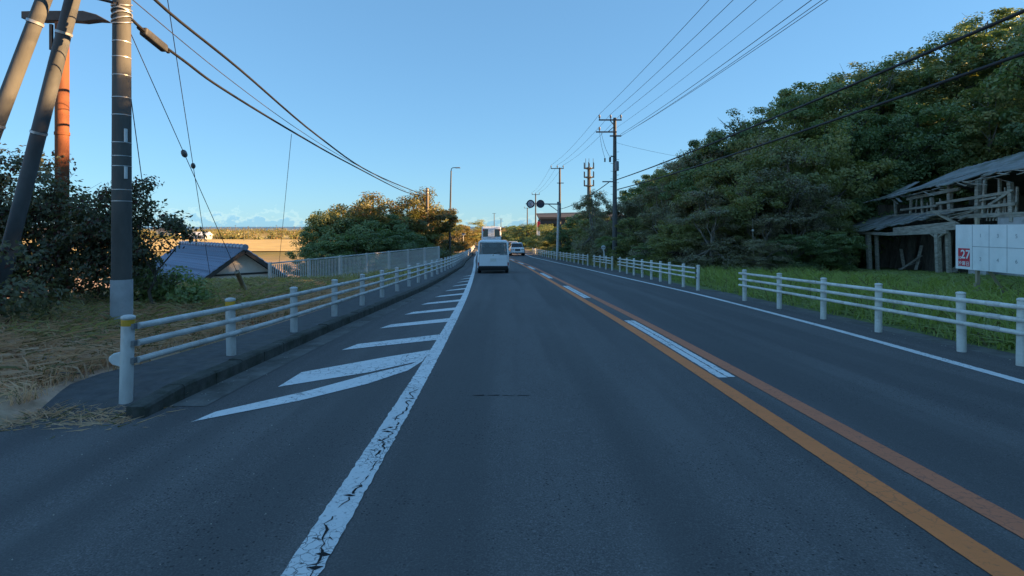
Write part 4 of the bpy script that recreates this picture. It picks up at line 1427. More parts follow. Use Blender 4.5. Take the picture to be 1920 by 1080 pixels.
for i, x in enumerate((5.35, 6.05, 6.75)):
    wire('power_wire', sag((x, 67.84, 8.85), (4.9 + i * .7, 109.84, 8.1), .5), .012, ['left', 'middle', 'right'][i] + ' one of the three wires between the second and third right poles', 'wire', M['wire'], wg)
cg = 'thick communication cables on the right'
wire('overhead_cable', sag((8.2, -26, 6.0), (7.7, 39.8, 4.78), .55), .030, 'upper thick cable sloping across the right hillside trees', 'cable', M['cable'], cg)
wire('overhead_cable', sag((8.35, -26, 5.6), (7.75, 39.8, 4.10), .62), .030, 'lower thick cable sloping across the right hillside trees', 'cable', M['cable'], cg)
wire('overhead_cable', sag((7.3, 40.1, 4.7), (6.4, 67.9, 3.6), .3), .030, 'thick cable behind the tall pole falling to the second pole', 'cable', M['cable'], cg)
wire('overhead_cable', sag((7.7, 40, 7.4), (15.0, 37.0, 5.6), .2), .008, 'thin stay wire running right from the tall pole', 'wire', M['wire'], wg)

# sign mast with an arm and two round signs
zs = tz(5.05, 56.5)
zs = float(zr(56.5))
mast = tag(empty('sign_mast', (5.05, 56.5, zs)), 'grey sign mast leaning over the right lane with two round signs', 'sign mast')
za = 3.72 - zs
mb = MB(); mb.tube([(-.05, 0, -.3), (.1, 0, za + .25)], [.12, .10], 12); o = mb.build('pole', M['galv'], mast); auto_smooth(o)
mb = MB(); mb.tube([(.1, 0, za + .02), (-3.15, 0, za + .05)], .06, 10); o = mb.build('arm', M['steel_grey'], mast); auto_smooth(o)
mb = MB(); mb.tube([(.08, 0, za - .7), (-.9, 0, za)], .035, 8); mb.build('brace', M['steel_grey'], mast, True)
mb = MB(); mb.box((.1, 0, za + .1), (.3, .3, .28)); mb.build('joint_box', M['steel_grey'], mast, bevel=.02)
for x, ring in ((-2.68, True), (-1.70, False)):
    mb = MB(); mb.lathe([(.40, -.02), (.41, 0), (.40, .02)], (x, -.10, za + .04), 28, 'y')
    s_ = mb.build('round_sign', M['sign_dark'], mast)
    s_['label'] = 'ringed round sign with a pale middle' if ring else 'plain dark round sign'
    if ring:
        mb = MB(); mb.lathe([(.285, -.012), (.285, -.004)], (x, -.118, za + .04), 24, 'y'); mb.build('sign_face', M['sign_grey'], s_)
        mb = MB()
        mb.beam((x - .17, -.136, za + .20), (x + .12, -.136, za - .12), .008, .06, (0, 1, 0)); mb.beam((x + .12, -.138, za + .19), (x - .05, -.138, za + .02), .008, .05, (0, 1, 0))
        mb.beam((x - .14, -.137, za - .06), (x - .02, -.137, za - .14), .008, .05, (0, 1, 0))
        mb.build('symbol', M['sign_dark'], s_)
    mb = MB(); mb.box((x, -.04, za + .04), (.1, .1, .5)); mb.build('clamp', M['steel_grey'], s_)

# marker with a round white head behind the short rail
xm, ym = 6.9, 40.4
zm = float(zr(ym))
mk = tag(empty('delineator', (xm, ym, zm)), 'white marker post with a round two eyed head behind the short guard rail', 'marker')
mb = MB(); mb.tube([(0, 0, -.2), (.03, 0, .95), (-.03, 0, 1.22)], [.05, .055, .045], 10); o = mb.build('post', M['white_plastic'], mk); auto_smooth(o)
mb = MB(); mb.lathe([(.14, -.03), (.155, 0), (.14, .03)], (-.04, -.06, 1.36), 18, 'y'); o = mb.build('head', M['white_plastic'], mk)
for dx in (-.055, .05):
    mb = MB(); mb.lathe([(.035, -.01), (.03, .0)], (-.04 + dx, -.10, 1.365), 10, 'y'); mb.build('reflector', M['steel_dark'], o)

# thin leaning stake in the bushes
st = tag(empty('stake', (11.75, 27.0, tz(11.75, 27))), 'thin pale stake leaning in the bushes with a white ball', 'stake')
mb = MB(); mb.tube([(0, 0, -.2), (-.06, 0, 1.6)], .022, 6); mb.build('rod', M['timber_pale'], st)
mb = MB(); mb.lathe([(.01, -.06), (.045, -.04), (.06, 0), (.045, .04), (.01, .06)], (-.07, 0, 2.05), 10); mb.build('ball', M['white_plastic'], st, True)
mb = MB(); mb.tube([(-.06, 0, 1.6), (-.08, 0, 2.6)], .012, 5); mb.build('rod', M['timber'], st)

# antenna tower behind the hill
at_ = tag(empty('antenna_tower', (17.5, 121, tz(17.5, 121))), 'slim antenna tower with three round platforms above the trees', 'antenna tower')
zt0 = tz(17.5, 121)
mb = MB(); mb.tube([(0, 0, -.5), (0, 0, 14.2 - zt0)], [.55, .32], 12); o = mb.build('mast', M['concrete'], at_); auto_smooth(o)
for z in (13.9, 12.0, 10.2):
    mb = MB(); mb.lathe([(.4, -.25), (1.0, -.05), (1.0, .12), (.35, .14)], (0, 0, z - zt0), 16); pl = mb.build('platform', M['steel_grey'], at_)
    for k in range(6):
        a = k * math.pi / 3 + .3
        mb = MB(); mb.box((1.12 * math.cos(a), 1.12 * math.sin(a), z - zt0 + .55), (.16, .16, 1.3)); mb.build('antenna', M['concrete'], pl)
for dx in (-.7, .0, .9):
    mb = MB(); mb.tube([(dx, 0, 14.0 - zt0), (dx, 0, 16.0 - zt0)], .05, 5); mb.build('whip_antenna', M['concrete'], at_)

# long dark building and banners far right of the road
zb = tz(15, 118)
bd = tag(empty('roadside_building', (15, 118, zb)), 'long low brown building with a dark sloping roof above the hedge', 'building')
mb = MB(); mb.box((0, 0, (3.0 - zb) / 2), (16.5, 10, 3.0 - zb)); mb.build('wall', M['bldg_dark'], bd)
mb = MB(); mb.poly([(-8.6, -5.3, 2.9 - zb), (8.6, -5.3, 3.4 - zb), (8.6, 5.3, 4.6 - zb), (-8.6, 5.3, 4.2 - zb)], .2); mb.build('roof', M['bldg_dark'], bd)
mb = MB(); mb.box((-.5, -5.12, 3.15 - zb), (16.0, .15, .5)); mb.build('fascia', M['bldg_brown'], bd)
for k in range(4):
    mb = MB(); mb.box((-6 + k * 3.4, -5.04, 1.6 - zb), (1.6, .1, 1.1)); w_ = mb.build('window', M['house_trim'], bd)
    mb = MB(); mb.box((-6 + k * 3.4, -5.10, 1.6 - zb), (1.4, .03, .9)); mb.build('pane', M['glass_dark'], w_)
bn = tag(empty('banner', (5.15, 97, float(zr(97)))), 'narrow red and white upright banner behind the far hedge', 'banner')
mb = MB(); mb.tube([(0, 0, 0), (0, 0, 5.2)], .04, 6); mb.build('pole', M['white_plastic'], bn)
mb = MB(); mb.box((.3, 0, 4.5), (.5, .03, .9)); mb.build('cloth', M['print_red'], bn)
mb = MB(); mb.box((.3, 0, 3.2), (.5, .03, 1.65)); mb.build('cloth', M['print_white'], bn)

# blue-white round sign and far lamp on the left
rsn = tag(empty('round_road_sign', (-7.0, 92, float(zr(92)))), 'small round blue sign on a post among the golden bushes', 'road sign')
mb = MB(); mb.tube([(0, 0, -.2), (0, 0, 3.3)], .045, 8); mb.build('post', M['galv'], rsn)
mb = MB(); mb.lathe([(.34, -.02), (.35, 0), (.34, .02)], (0, -.07, 2.95), 20, 'y'); o = mb.build('plate', M['print_white'], rsn)
mb = MB(); mb.lathe([(.27, -.01), (.27, 0)], (0, -.1, 2.95), 20, 'y'); mb.build('disc', M['sign_blue'], o)
for (x, y, hh) in ((-120, 260, 6.5), (-150, 330, 7), (-138, 380, 7), (-170, 420, 8), (-205, 430, 8), (-112, 300, 7), (-136, 300, 7)):
    zt = tz(x, y)
    t_ = tag(empty('field_pole', (x, y, zt)), 'thin utility pole standing in the far sunlit fields', 'utility pole', 'poles in the far fields')
    mb = MB(); mb.tube([(0, 0, 0), (0, 0, hh)], .11, 6); mb.build('pole', M['concrete'], t_)
    mb = MB(); mb.box((0, 0, hh - .5), (1.6, .12, .12)); mb.build('crossarm', M['steel_grey'], t_)
# small far buildings
for (x, y, w, hh, lb, wm, rm) in ((-163, 300, 12, 2.2, 'long white greenhouse at the far edge of the golden field', 'concrete_pale', 'white_plastic'),
                                  (-225, 380, 14, 4.0, 'far house with a dark roof behind the shrub', 'house_wall', 'bldg_dark'),
                                  (-268, 330, 13, 4.2, 'far pinkish house seen through the shrub', 'plaster', 'bldg_brown')):
    zt = tz(x, y)
    t_ = tag(empty('far_building', (x, y, zt)), lb, 'building')
    mb = MB(); mb.box((0, 0, hh / 2), (w, 7, hh)); mb.build('wall', M[wm], t_)
    mb = MB(); mb.poly([(-w / 2 - .4, -3.9, hh), (-w / 2 - .4, 3.9, hh), (-w / 2 - .4, 0, hh + 1.8)], w + .8, (1, 0, 0)); mb.build('roof', M[rm], t_)
    for k in (-1, 1):
        mb = MB(); mb.box((k * w * .25, -3.52, hh * .55), (1.6, .06, 1.1)); mb.build('window', M['glass_dark'], t_)


# ================================================================== tiled house below the road on the left
HW, HL_ = 4.0, 9.0                      # gable width, ridge length
hd = Vector((-.707, .707)); gd = Vector((.707, .707))
e1 = Vector((-.551 * 23.0, 23.0))       # near eave corner
ridge_z, eave_z = .52, -.98
base_z = -4.1
house = tag(empty('tiled_house', (e1.x, e1.y, base_z)), 'small house with a blue grey tiled roof below the road on the left', 'house')
O = Vector((e1.x, e1.y, base_z))


def hp(u, w, z):           # u along the ridge, w across the gable, absolute z -> house local
    p = e1 + hd * u + gd * w
    return Vector((p.x, p.y, z)) - O


mb = MB()
for (w0, w1) in ((0.15, HW - .15),):
    pts = [hp(.35, w0, base_z - .3), hp(.35, w1, base_z - .3), hp(.35, w1, eave_z + .05), hp(.35, HW / 2, ridge_z - .12), hp(.35, w0, eave_z + .05)]
    back = [hp(HL_ - .35, w0, base_z - .3), hp(HL_ - .35, w1, base_z - .3), hp(HL_ - .35, w1, eave_z + .05), hp(HL_ - .35, HW / 2, ridge_z - .12), hp(HL_ - .35, w0, eave_z + .05)]
    mb.add(pts + back, [(0, 1, 2, 3, 4), (9, 8, 7, 6, 5)] + [(i, i + 5, (i + 1) % 5 + 5, (i + 1) % 5) for i in range(5)])
mb.build('wall', M['house_wall'], house)
rfo = empty('roof'); rfo.parent = house
for side in (0, 1):
    wa, wb = (HW / 2, -.28) if side == 0 else (HW / 2, HW + .28)
    za, zb_ = ridge_z, eave_z - .12
    a, b2 = hp(0, wa, za), hp(0, wb, zb_)
    ln = (b2 - a)
    nrm = ln.cross(Vector((hd.x, hd.y, 0))).normalized()
    if nrm.z < 0: nrm = -nrm
    mb = MB(); mb.add([hp(-.1, wa, za) , hp(-.1, wb, zb_), hp(HL_, wb, zb_), hp(HL_, wa, za)], [(0, 1, 2, 3)])
    mb.v += [tuple(Vector(v_) - nrm * .08) for v_ in mb.v[:4]]
    mb.f += [(7, 6, 5, 4), (0, 4, 5, 1), (1, 5, 6, 2), (2, 6, 7, 3), (3, 7, 4, 0)]
    mb.build('roof_deck', M['house_trim'], rfo)
    # rolls of tiles with stepped courses
    tl = MB()
    nc = 9
    hdv = Vector((hd.x, hd.y, 0))
    for c in range(nc):
        p0, p1 = a + ln * (c / nc), a + ln * ((c + 1.12) / nc)
        for k in range(2):
            pass
        prof = [(-.145, .015), (-.07, .005), (.0, .06), (.05, .085), (.10, .06), (.145, .02)]
        b0 = len(tl.v)
        for (q_, hh) in prof: tl.v.append(tuple(p0 - a + hdv * q_ + nrm * (hh)))
        for (q_, hh) in prof: tl.v.append(tuple(p1 - a + hdv * q_ + nrm * (hh + .035)))
        for (q_, hh) in prof: tl.v.append(tuple(p1 - a + hdv * q_ + nrm * (hh - .01)))
        n_ = len(prof)
        for r_ in range(2):
            for i in range(n_ - 1):
                x_ = b0 + r_ * n_ + i
                tl.f.append((x_, x_ + 1, x_ + 1 + n_, x_ + n_))
    tm = tl.mesh('tile_row', M['tile'])
    u = .05
    while u < HL_:
        pp = hp(u, wa, za)
        inst('tile_row', tm, rfo, pp)
        u += .29
mb = MB()
mb.tube([hp(-.12, HW / 2, ridge_z + .10), hp(HL_, HW / 2, ridge_z + .10)], .11, 8)
mb.build('ridge_tile', M['tile'], rfo)
rdm = MB(); rdm.tube([(0, 0, 0), (.13 * hd.x, .13 * hd.y, 0)], .135, 8); rdm = rdm.mesh('ridge_tile', M['tile'])
u = -.15
while u < HL_:
    inst('ridge_tile', rdm, rfo, hp(u, HW / 2, ridge_z + .10)); u += .42
for wb in (-.28, HW + .28):
    mb = MB(); mb.beam(hp(-.08, HW / 2, ridge_z - .06), hp(-.08, wb, eave_z - .2), .06, .16); mb.build('barge_board', M['house_trim'], house)
mb = MB(); mb.beam(hp(.32, .9, -.55), hp(.32, HW - .6, -.55), .04, .08); mb.build('vent_trim', M['house_trim'], house)
mb = MB(); mb.beam(hp(.2, -.1, -1.45), hp(.2, HW * .55, -1.45), .25, .5); mb.build('side_tank', M['concrete_pale'], house)

# ================================================================== wrecked wooden house on the right
def yx(px, x):     # distance along the road of a point seen at that bearing on plane x
    return x / ((px - 950) / 1067.0)


wz = tz(18.6, 24.5)
wreck = tag(empty('wrecked_house', (18.5, 24.5, wz)), 'collapsing wooden house with a sagging grey roof behind the grass', 'house')
WO = Vector((18.5, 24.5, wz))
L = lambda x, y, z: Vector((x, y, z)) - WO


def part_beam(name, a, b2, w, h, mat, parent=wreck):
    mb = MB(); mb.beam(L(*a), L(*b2), w, h)
    return mb.build(name, M[mat], parent)


# posts of the porch
for (x, y, zt, r) in ((18.5, 24.45, 1.30, .11), (18.55, 29.2, 1.2, .11), (18.75, 24.2, 1.25, .09), (18.8, 28.95, 1.15, .08)):
    zb = tz(x, y)
    part_beam('post', (x + .08, y, zb - .2), (x, y, zt), r * 1.6, r * 1.6, 'timber')
part_beam('porch_beam', (18.55, 31.6, 1.22), (18.5, 27.6, 1.14), .14, .14, 'timber')
part_beam('porch_beam', (18.5, 27.6, 1.14), (18.5, 23.9, 1.30), .12, .16, 'timber')
part_beam('porch_beam', (20.4, 31.4, 1.9), (20.4, 22.0, 2.0), .14, .18, 'timber')
part_beam('bracket', (18.5, 24.45, 1.0), (18.5, 25.0, 1.3), .07, .07, 'timber')
part_beam('bracket', (18.5, 24.45, 1.0), (18.5, 23.95, 1.3), .07, .07, 'timber')
part_beam('fascia_board', (18.62, 27.4, 1.28), (18.62, 23.6, 1.55), .03, .34, 'timber')
part_beam('loose_pole', (18.3, 31.2, 1.35), (17.9, 32.6, 1.95), .06, .06, 'timber')
# porch roof: overlapping warped boards, sagging, torn away at the near end
rs_ = random.Random(5)
y = 31.7
while y > 26.0:
    k = (31.7 - y) / 5.7
    x_lo = 18.15 + rs_.uniform(-.12, .2) + max(0, k - .45) * 2.4
    z_lo = 1.28 + max(0, k - .45) * 1.3 + rs_.uniform(-.03, .03)
    z_hi = 2.12 + .12 * k + rs_.uniform(-.04, .04)
    w = rs_.uniform(.22, .36)
    mb = MB()
    a, b2, c_, d_ = L(x_lo, y, z_lo), L(x_lo + rs_.uniform(-.06, .06), y - w, z_lo + rs_.uniform(-.03, .03)), L(20.55, y - w, z_hi), L(20.55, y, z_hi + rs_.uniform(-.02, .02))
    mid1 = (b2 + c_) / 2 - Vector((0, 0, .06)); mid0 = (a + d_) / 2 - Vector((0, 0, .06))
    mb.add([a, b2, mid1, mid0, c_, d_] + [p_ - Vector((0, 0, .03)) for p_ in (a, b2, mid1, mid0, c_, d_)],
           [(0, 1, 2, 3), (3, 2, 4, 5), (9, 8, 7, 6), (11, 10, 8, 9), (0, 6, 7, 1), (1, 7, 8, 2), (2, 8, 10, 4), (4, 10, 11, 5), (5, 11, 9, 3), (3, 9, 6, 0)])
    mb.build('roof_board', M['tin_roof'], wreck)
    y -= w * .93
for k in range(9):
    y0 = rs_.uniform(24.4, 27.4); x0 = rs_.uniform(18.9, 20.2)
    part_beam('broken_board', (x0, y0, 1.75 + rs_.uniform(-.1, .35)), (x0 + rs_.uniform(-.3, .6), y0 - rs_.uniform(.6, 1.5), 1.9 + rs_.uniform(-.15, .4)), rs_.uniform(.08, .2), .025, 'timber')
part_beam('broken_board', (19.4, 25.9, 2.2), (19.0, 24.0, 1.62), .2, .03, 'timber_pale')


# main roof: sheets from ridge to a ragged, sagging eave
def eave(y):
    return float(np.interp(y, [18, 23.2, 24.8, 28, 31], [3.95, 3.67, 3.5, 3.2, 2.87]))


def ridge(y):
    return float(np.interp(y, [18, 25.8, 27.5, 29.5, 31.7], [5.4, 4.93, 4.72, 4.5, 3.95]))


y = 31.4
while y > 18.0:
    w = rs_.uniform(.3, .5)
    ym_ = y - w / 2
    xe = 19.75 + rs_.uniform(-.15, .35) + (rs_.uniform(0, .9) if 23 < y < 27.5 and rs_.random() < .45 else 0)
    t_ = (xe - 19.8) / 3.9
    ze = eave(ym_) + (ridge(ym_) - eave(ym_)) * t_ + rs_.uniform(-.03, .03)
    xr = 23.6 if y < 30.5 else 22.0
    zrg = ridge(ym_) if y < 30.5 else ridge(ym_) - .35
    sg_ = .12
    a, b2 = L(xe, y, ze), L(xe + rs_.uniform(-.08, .08), y - w, ze + .02)
    m0, m1 = L((xe + xr) / 2, y, (ze + zrg) / 2 - sg_), L((xe + xr) / 2, y - w, (ze + zrg) / 2 - sg_)
    c_, d_ = L(xr, y - w, zrg), L(xr, y, zrg)
    up = Vector((0, 0, rs_.uniform(0, .025)))
    P_ = [p_ + up for p_ in (a, b2, m1, m0, c_, d_)]
    mb = MB()
    mb.add(P_ + [p_ - Vector((0, 0, .035)) for p_ in P_],
           [(0, 1, 2, 3), (3, 2, 4, 5), (9, 8, 7, 6), (11, 10, 8, 9), (0, 6, 7, 1), (1, 7, 8, 2), (2, 8, 10, 4), (4, 10, 11, 5), (5, 11, 9, 3), (3, 9, 6, 0)])
    mb.build('roof_sheet', M['tin_roof'], wreck)
    y -= w * .96
# back slope of the roof
mb = MB(); mb.poly([L(23.6, 18, 5.36), L(23.6, 31.2, 4.1), L(27.4, 31.0, 2.7), L(27.4, 18, 3.4)], .04); mb.build('roof_sheet', M['tin_roof'], wreck)
# torn battens and boards hanging along the eave
for k in range(34):
    y0 = rs_.uniform(21.5, 30.6)
    x0 = 19.8 + rs_.uniform(-.1, .6)
    t_ = (x0 - 19.8) / 3.9
    z0 = eave(y0) + (ridge(y0) - eave(y0)) * t_ - rs_.uniform(.03, .2)
    ln_ = rs_.uniform(.35, 1.3)
    part_beam('torn_batten', (x0, y0, z0), (x0 + rs_.uniform(-.15, .3), y0 - ln_, eave(y0 - ln_) - rs_.uniform(-.05, .45)), rs_.uniform(.05, .16), .025, 'timber' if k % 3 else 'tin_roof')
# frame of the open upper wall
XW = 20.35
for (p0, z0, p1, z1, w, h) in ((1690, 2.36, 1757, 2.5, .09, .10), (1757, 2.59, 1895, 2.9, .09, .12), (1740, 2.17, 1906, 2.42, .1, .13), (1702, 2.9, 1800, 3.2, .1, .14),
                               (1855, 2.40, 1900, 2.98, .08, .1), (1665, 2.05, 1740, 2.12, .08, .1), (1838, 2.62, 1870, 2.72, .06, .08)):
    part_beam('wall_rail', (XW - .02, yx(p0, XW), z0), (XW - .02, yx(p1, XW), z1), w, h, 'timber')
for (px_, z0, z1, w) in ((1782, 1.9, 3.4, .17), (1833, 1.8, 3.55, .17), (1899, 1.7, 3.3, .16), (1843, 1.9, 3.5, .1), (1707, 2.0, 2.9, .09), (1730, 1.95, 3.0, .08), (1750, 1.95, 2.9, .13), (1766, 2.0, 2.75, .06),
                         (1874, 1.8, 3.5, .09), (1905, 1.7, 3.1, .07), (1680, 1.9, 2.8, .1)):
    yy_ = yx(px_, XW + .06)
    part_beam('stud', (XW + .06, yy_, z0), (XW + .06 + rs_.uniform(-.05, .05), yy_ + rs_.uniform(-.12, .12), z1), w, w, 'timber')
for px_ in (1850, 1856, 1862, 1868, 1880, 1886, 1891, 1760, 1738, 1716):
    yy_ = yx(px_, XW + .1)
    part_beam('lath', (XW + .1, yy_, 1.75), (XW + .1, yy_ + rs_.uniform(-.35, .05), 2.3 + rs_.uniform(0, 1.0)), .035, .05, 'timber')
# walls: plaster below at the near end, dark boards inside
mb = MB(); mb.box(L(20.45, 21.6, .25), (.16, 5.4, 2.3)); mb.build('plaster_wall', M['plaster'], wreck)
mb = MB(); mb.box(L(20.42, 20.8, 1.72), (.12, 5.6, .55)); mb.build('plaster_wall', M['plaster'], wreck)
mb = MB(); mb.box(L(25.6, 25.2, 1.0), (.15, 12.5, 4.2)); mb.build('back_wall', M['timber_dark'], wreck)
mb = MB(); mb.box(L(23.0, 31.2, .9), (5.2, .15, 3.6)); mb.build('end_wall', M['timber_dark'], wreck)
y = 30.6
while y > 24.4:
    w = rs_.uniform(.2, .42)
    hgt = rs_.uniform(1.3, 2.2)
    zb = tz(20.6, y)
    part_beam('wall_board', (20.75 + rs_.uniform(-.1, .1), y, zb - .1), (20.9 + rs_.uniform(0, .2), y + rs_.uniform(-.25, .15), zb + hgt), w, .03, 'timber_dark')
    y -= w * rs_.uniform(1.05, 1.6)
for k in range(7):
    y0 = rs_.uniform(24.6, 29)
    zb = tz(19.6, y0)
    part_beam('fallen_board', (19.2 + rs_.random(), y0, zb + .05), (20.2 + rs_.random() * .4, y0 + rs_.uniform(-.7, .7), zb + rs_.uniform(.4, 1.3)), .14, .03, 'timber')
mb = MB(); mb.box(L(19.6, 23.5, tz(19.6, 23.5) + .3), (.5, .7, .75), Matrix.Rotation(.3, 3, 'Z')); mb.build('fallen_slab', M['plaster'], wreck, bevel=.03)

# ================================================================== poster board
BX = 11.45
by0, by1 = 10.6, 14.5                    # near and far ends
bz0, bz1 = .44, 1.55
board = tag(empty('poster_board', (BX, 12.5, tz(BX, 12.5))), 'white election poster board with numbered cells and a red corner square', 'poster board')
BO = Vector((BX, 12.5, tz(BX, 12.5)))
B = lambda x, y, z: Vector((x, y, z)) - BO
mb = MB(); mb.box(B(BX, (by0 + by1) / 2, (bz0 + bz1) / 2), (.018, by1 - by0, bz1 - bz0)); pn = mb.build('panel', M['board'], board)
fx = BX - .0115
ncol = int((by1 - by0 - .52) / .485)
zs_mid = (bz0 + bz1) / 2 + .02
for k in range(8):
    yk = 13.98 - .485 * k
    if yk < by0 + .1: break
    mb = MB(); mb.box(B(fx, yk, (bz0 + bz1) / 2), (.003, .010, bz1 - bz0 - .02)); mb.build('grid_line', M['print_grey'], pn)
mb = MB(); mb.box(B(fx - .001, (13.98 + by0) / 2, zs_mid), (.003, 13.98 - by0, .012)); mb.build('grid_line', M['print_grey'], pn)


def text(body, size, loc, mat, parent, bold=0.0, name='lettering'):
    cu = bpy.data.curves.new(name, 'FONT')
    cu.body = body; cu.size = size; cu.align_x = 'CENTER'; cu.align_y = 'CENTER'; cu.offset = bold
    ob = bpy.data.objects.new(name, cu)
    col.objects.link(ob)
    dg = bpy.context.evaluated_depsgraph_get()
    me_ = bpy.data.meshes.new_from_object(ob.evaluated_get(dg))
    bpy.data.objects.remove(ob)
    me_.materials.clear(); me_.materials.append(mat)
    o_ = inst(name, me_, parent, loc)
    # reads from the road: text x runs towards -y, text y upwards, facing -x
    o_.rotation_euler = (R(90), 0, R(-90))
    return o_


for k in range(6):
    yk = 13.98 - .485 * (k + .5)
    if yk < by0 + .1: break
    text(str(2 * k + 1), .13, B(fx - .004, yk, bz1 - .27), M['print_grey'], pn)
    text(str(2 * k + 2), .13, B(fx - .004, yk, bz0 + .27), M['print_grey'], pn)
mb = MB(); mb.box(B(fx - .001, 14.235, bz0 + .295), (.004, .36, .45)); rq = mb.build('red_square', M['print_red'], pn)
text('27', .30, B(fx - .006, 14.185, bz0 + .36), M['print_white'], rq, .006)
text('10', .10, B(fx - .006, 14.365, bz0 + .28), M['print_white'], rq, .003)
text('投票日', .115, B(fx - .006, 14.235, bz0 + .135), M['print_white'], rq, .002)
for yk in (13.9, 12.35, 10.9):
    zb = tz(BX, yk)
    mb = MB(); mb.beam(B(BX + .06, yk, zb - .3), B(BX + .06, yk + .02, bz1 + (.16 if yk > 13 else .05)), .075, .06); mb.build('stake', M['timber_pale'], board)
    mb = MB(); mb.beam(B(BX + .9, yk, zb - .1), B(BX + .1, yk + .02, bz0 + .35), .05, .05); mb.build('brace', M['timber_pale'], board)
    mb = MB(); mb.beam(B(BX + .0, yk - .02, zb - .3), B(BX + .01, yk - .02, zb + .42), .1, .08); mb.build('ground_peg', M['timber_pale'], board)


# ================================================================== vehicles
def ring(y, hw0, hw1, z0, z1, r=.12, n=4, belt=None):
    """rounded section at y: half width hw0 at the bottom, hw1 at the top"""
    pts = []
    corners = [(hw0, z0, 0), (hw1, z1, 90), (-hw1, z1, 180), (-hw0, z0, 270)]
    seq = [((1, -1), hw0, z0, -90), ((1, 1), hw1, z1, 0), ((-1, 1), hw1, z1, 90), ((-1, -1), hw0, z0, 180)]
    for (sx, sz), hw, zz, a0 in seq:
        cx2, cz2 = sx * (hw - r), zz - sz * r
        for k in range(n + 1):
            a = R(a0 + 90 * k / n)
            pts.append((cx2 + r * math.cos(a), y, cz2 + r * math.sin(a)))
    return pts


def wheel(parent, x, y, r, w):
    t_ = inst('wheel', wheel_mesh(r, w)[0], parent, (x, y, r))
    inst('rim', wheel_mesh(r, w)[1], t_)
    return t_


_wc = {}


def wheel_mesh(r, w):
    if (r, w) not in _wc:
        a = MB(); a.lathe([(r * .55, -w / 2), (r * .93, -w / 2), (r, -w * .32), (r, w * .32), (r * .93, w / 2), (r * .55, w / 2)], n=22, axis='x')
        b2 = MB(); b2.lathe([(r * .2, -w * .52), (r * .5, -w * .45), (r * .62, -w * .51), (r * .62, w * .51), (r * .5, w * .45), (r * .2, w * .52)], n=16, axis='x')
        _wc[(r, w)] = (a.mesh('wheel', M['tyre'], True), b2.mesh('rim', M['rim'], True))
    return _wc[(r, w)]


def place_on_road(o, x, y, face):
    """face +1 drives away from the camera, -1 towards it"""
    sl = math.atan((float(zr(y + 1)) - float(zr(y - 1))) / 2)
    yaw = -math.atan((float(C(y + 1)) - float(C(y - 1))) / 2)
    o.location = (x, y, float(zr(y)))
    o.rotation_euler = (sl * face, 0, yaw + (0 if face > 0 else math.pi))


# --- small white van ahead; local y = 0 at its tail, nose towards +y
van = tag(empty('compact_van'), 'white boxy compact van driving ahead in our lane', 'van')
W2 = .86
body = MB()
body.loft([ring(y, w, w * .985, z0, z1, .07) for y, w, z0, z1 in ((0, W2 - .05, .30, .98), (.05, W2, .26, 1.02), (1.6, W2, .24, 1.02), (2.9, W2, .24, 1.0), (3.35, W2 - .02, .26, .88), (3.55, W2 - .1, .32, .7))])
o = body.build('body', M['car_white'], van); auto_smooth(o, 35)
rf = MB()
rf.loft([ring(y, w, w * .93, z0, z1, .05) for y, w, z0, z1 in ((.10, .76, 1.66, 1.72), (.2, .80, 1.64, 1.77), (1.6, .80, 1.65, 1.80), (2.35, .78, 1.63, 1.75), (2.5, .72, 1.6, 1.66))])
o = rf.build('roof', M['car_white'], van); auto_smooth(o, 35)
for s_ in (-1, 1):
    for (y0, y1, w) in ((.10, .14, .15), (1.25, 1.25, .09), (3.0, 2.4, .08)):
        mb = MB(); mb.beam((s_ * (W2 - .06), y0, .98), (s_ * .755, y1, 1.69), .09, w, (0, 1, 0)); mb.build('pillar', M['car_white'], van, bevel=.015)
    mb = MB(); mb.poly([(s_ * .83, .2, 1.0), (s_ * .83, 2.9, 1.0), (s_ * .77, 2.4, 1.66), (s_ * .77, .2, 1.68)], .012, (s_, 0, 0)); mb.build('side_window', M['glass_dark'], van)
    mb = MB(); mb.loft([[(s_ * .80 + dx * .028, y_, z_ + dz * .09) for dx, dz in ((-1, -1), (1, -1), (1, 1), (-1, 1))] for y_, z_ in ((-.012, .50), (.05, .50))]); mb.build('tail_lamp', M['lamp_red'], van)
    mb = MB(); mb.box((s_ * (W2 + .09), 2.55, 1.08), (.12, .08, .16)); mi = mb.build('mirror', M['car_white'], van, bevel=.02)
    for y_ in (.62, 2.85):
        wheel(van, s_ * (W2 - .11), y_, .28, .17)
    mb = MB(); mb.lathe([(.05, -.28), (.17, -.26), (.17, .26), (.05, .28)], (s_ * .38, .9, .95), 12, 'x')
    # seats with headrests seen through the rear window
    st_ = MB(); st_.box((s_ * .36, 1.75, 1.10), (.46, .16, .62), Matrix.Rotation(R(-12), 3, 'X')); sv = st_.build('seat', M['seat'], van, bevel=.05)
    hb = MB(); hb.box((s_ * .36, 1.84, 1.50), (.26, .1, .18)); hb.build('headrest', M['seat'], sv, bevel=.04)
mb = MB(); mb.poly([(-.72, .075, 1.03), (.72, .075, 1.03), (.70, .125, 1.655), (-.70, .125, 1.655)], .01, (0, 1, 0)); mb.build('rear_window', M['glass'], van)
mb = MB(); mb.poly([(-.72, 3.0, 1.0), (.72, 3.0, 1.0), (.63, 2.42, 1.64), (-.63, 2.42, 1.64)], .01, (0, 1, 0)); mb.build('windscreen', M['glass'], van)
mb = MB(); mb.box((0, 1.6, .985), (1.5, 2.6, .03)); mb.build('interior_floor', M['seat'], van)
mb = MB(); mb.box((.25, 2.75, 1.05), (1.3, .25, .12)); mb.build('dashboard', M['seat'], van)
mb = MB(); mb.box((0, -.012, .31), (1.62, .06, .16)); mb.build('rear_bumper', M['black_plastic'], van, bevel=.02)
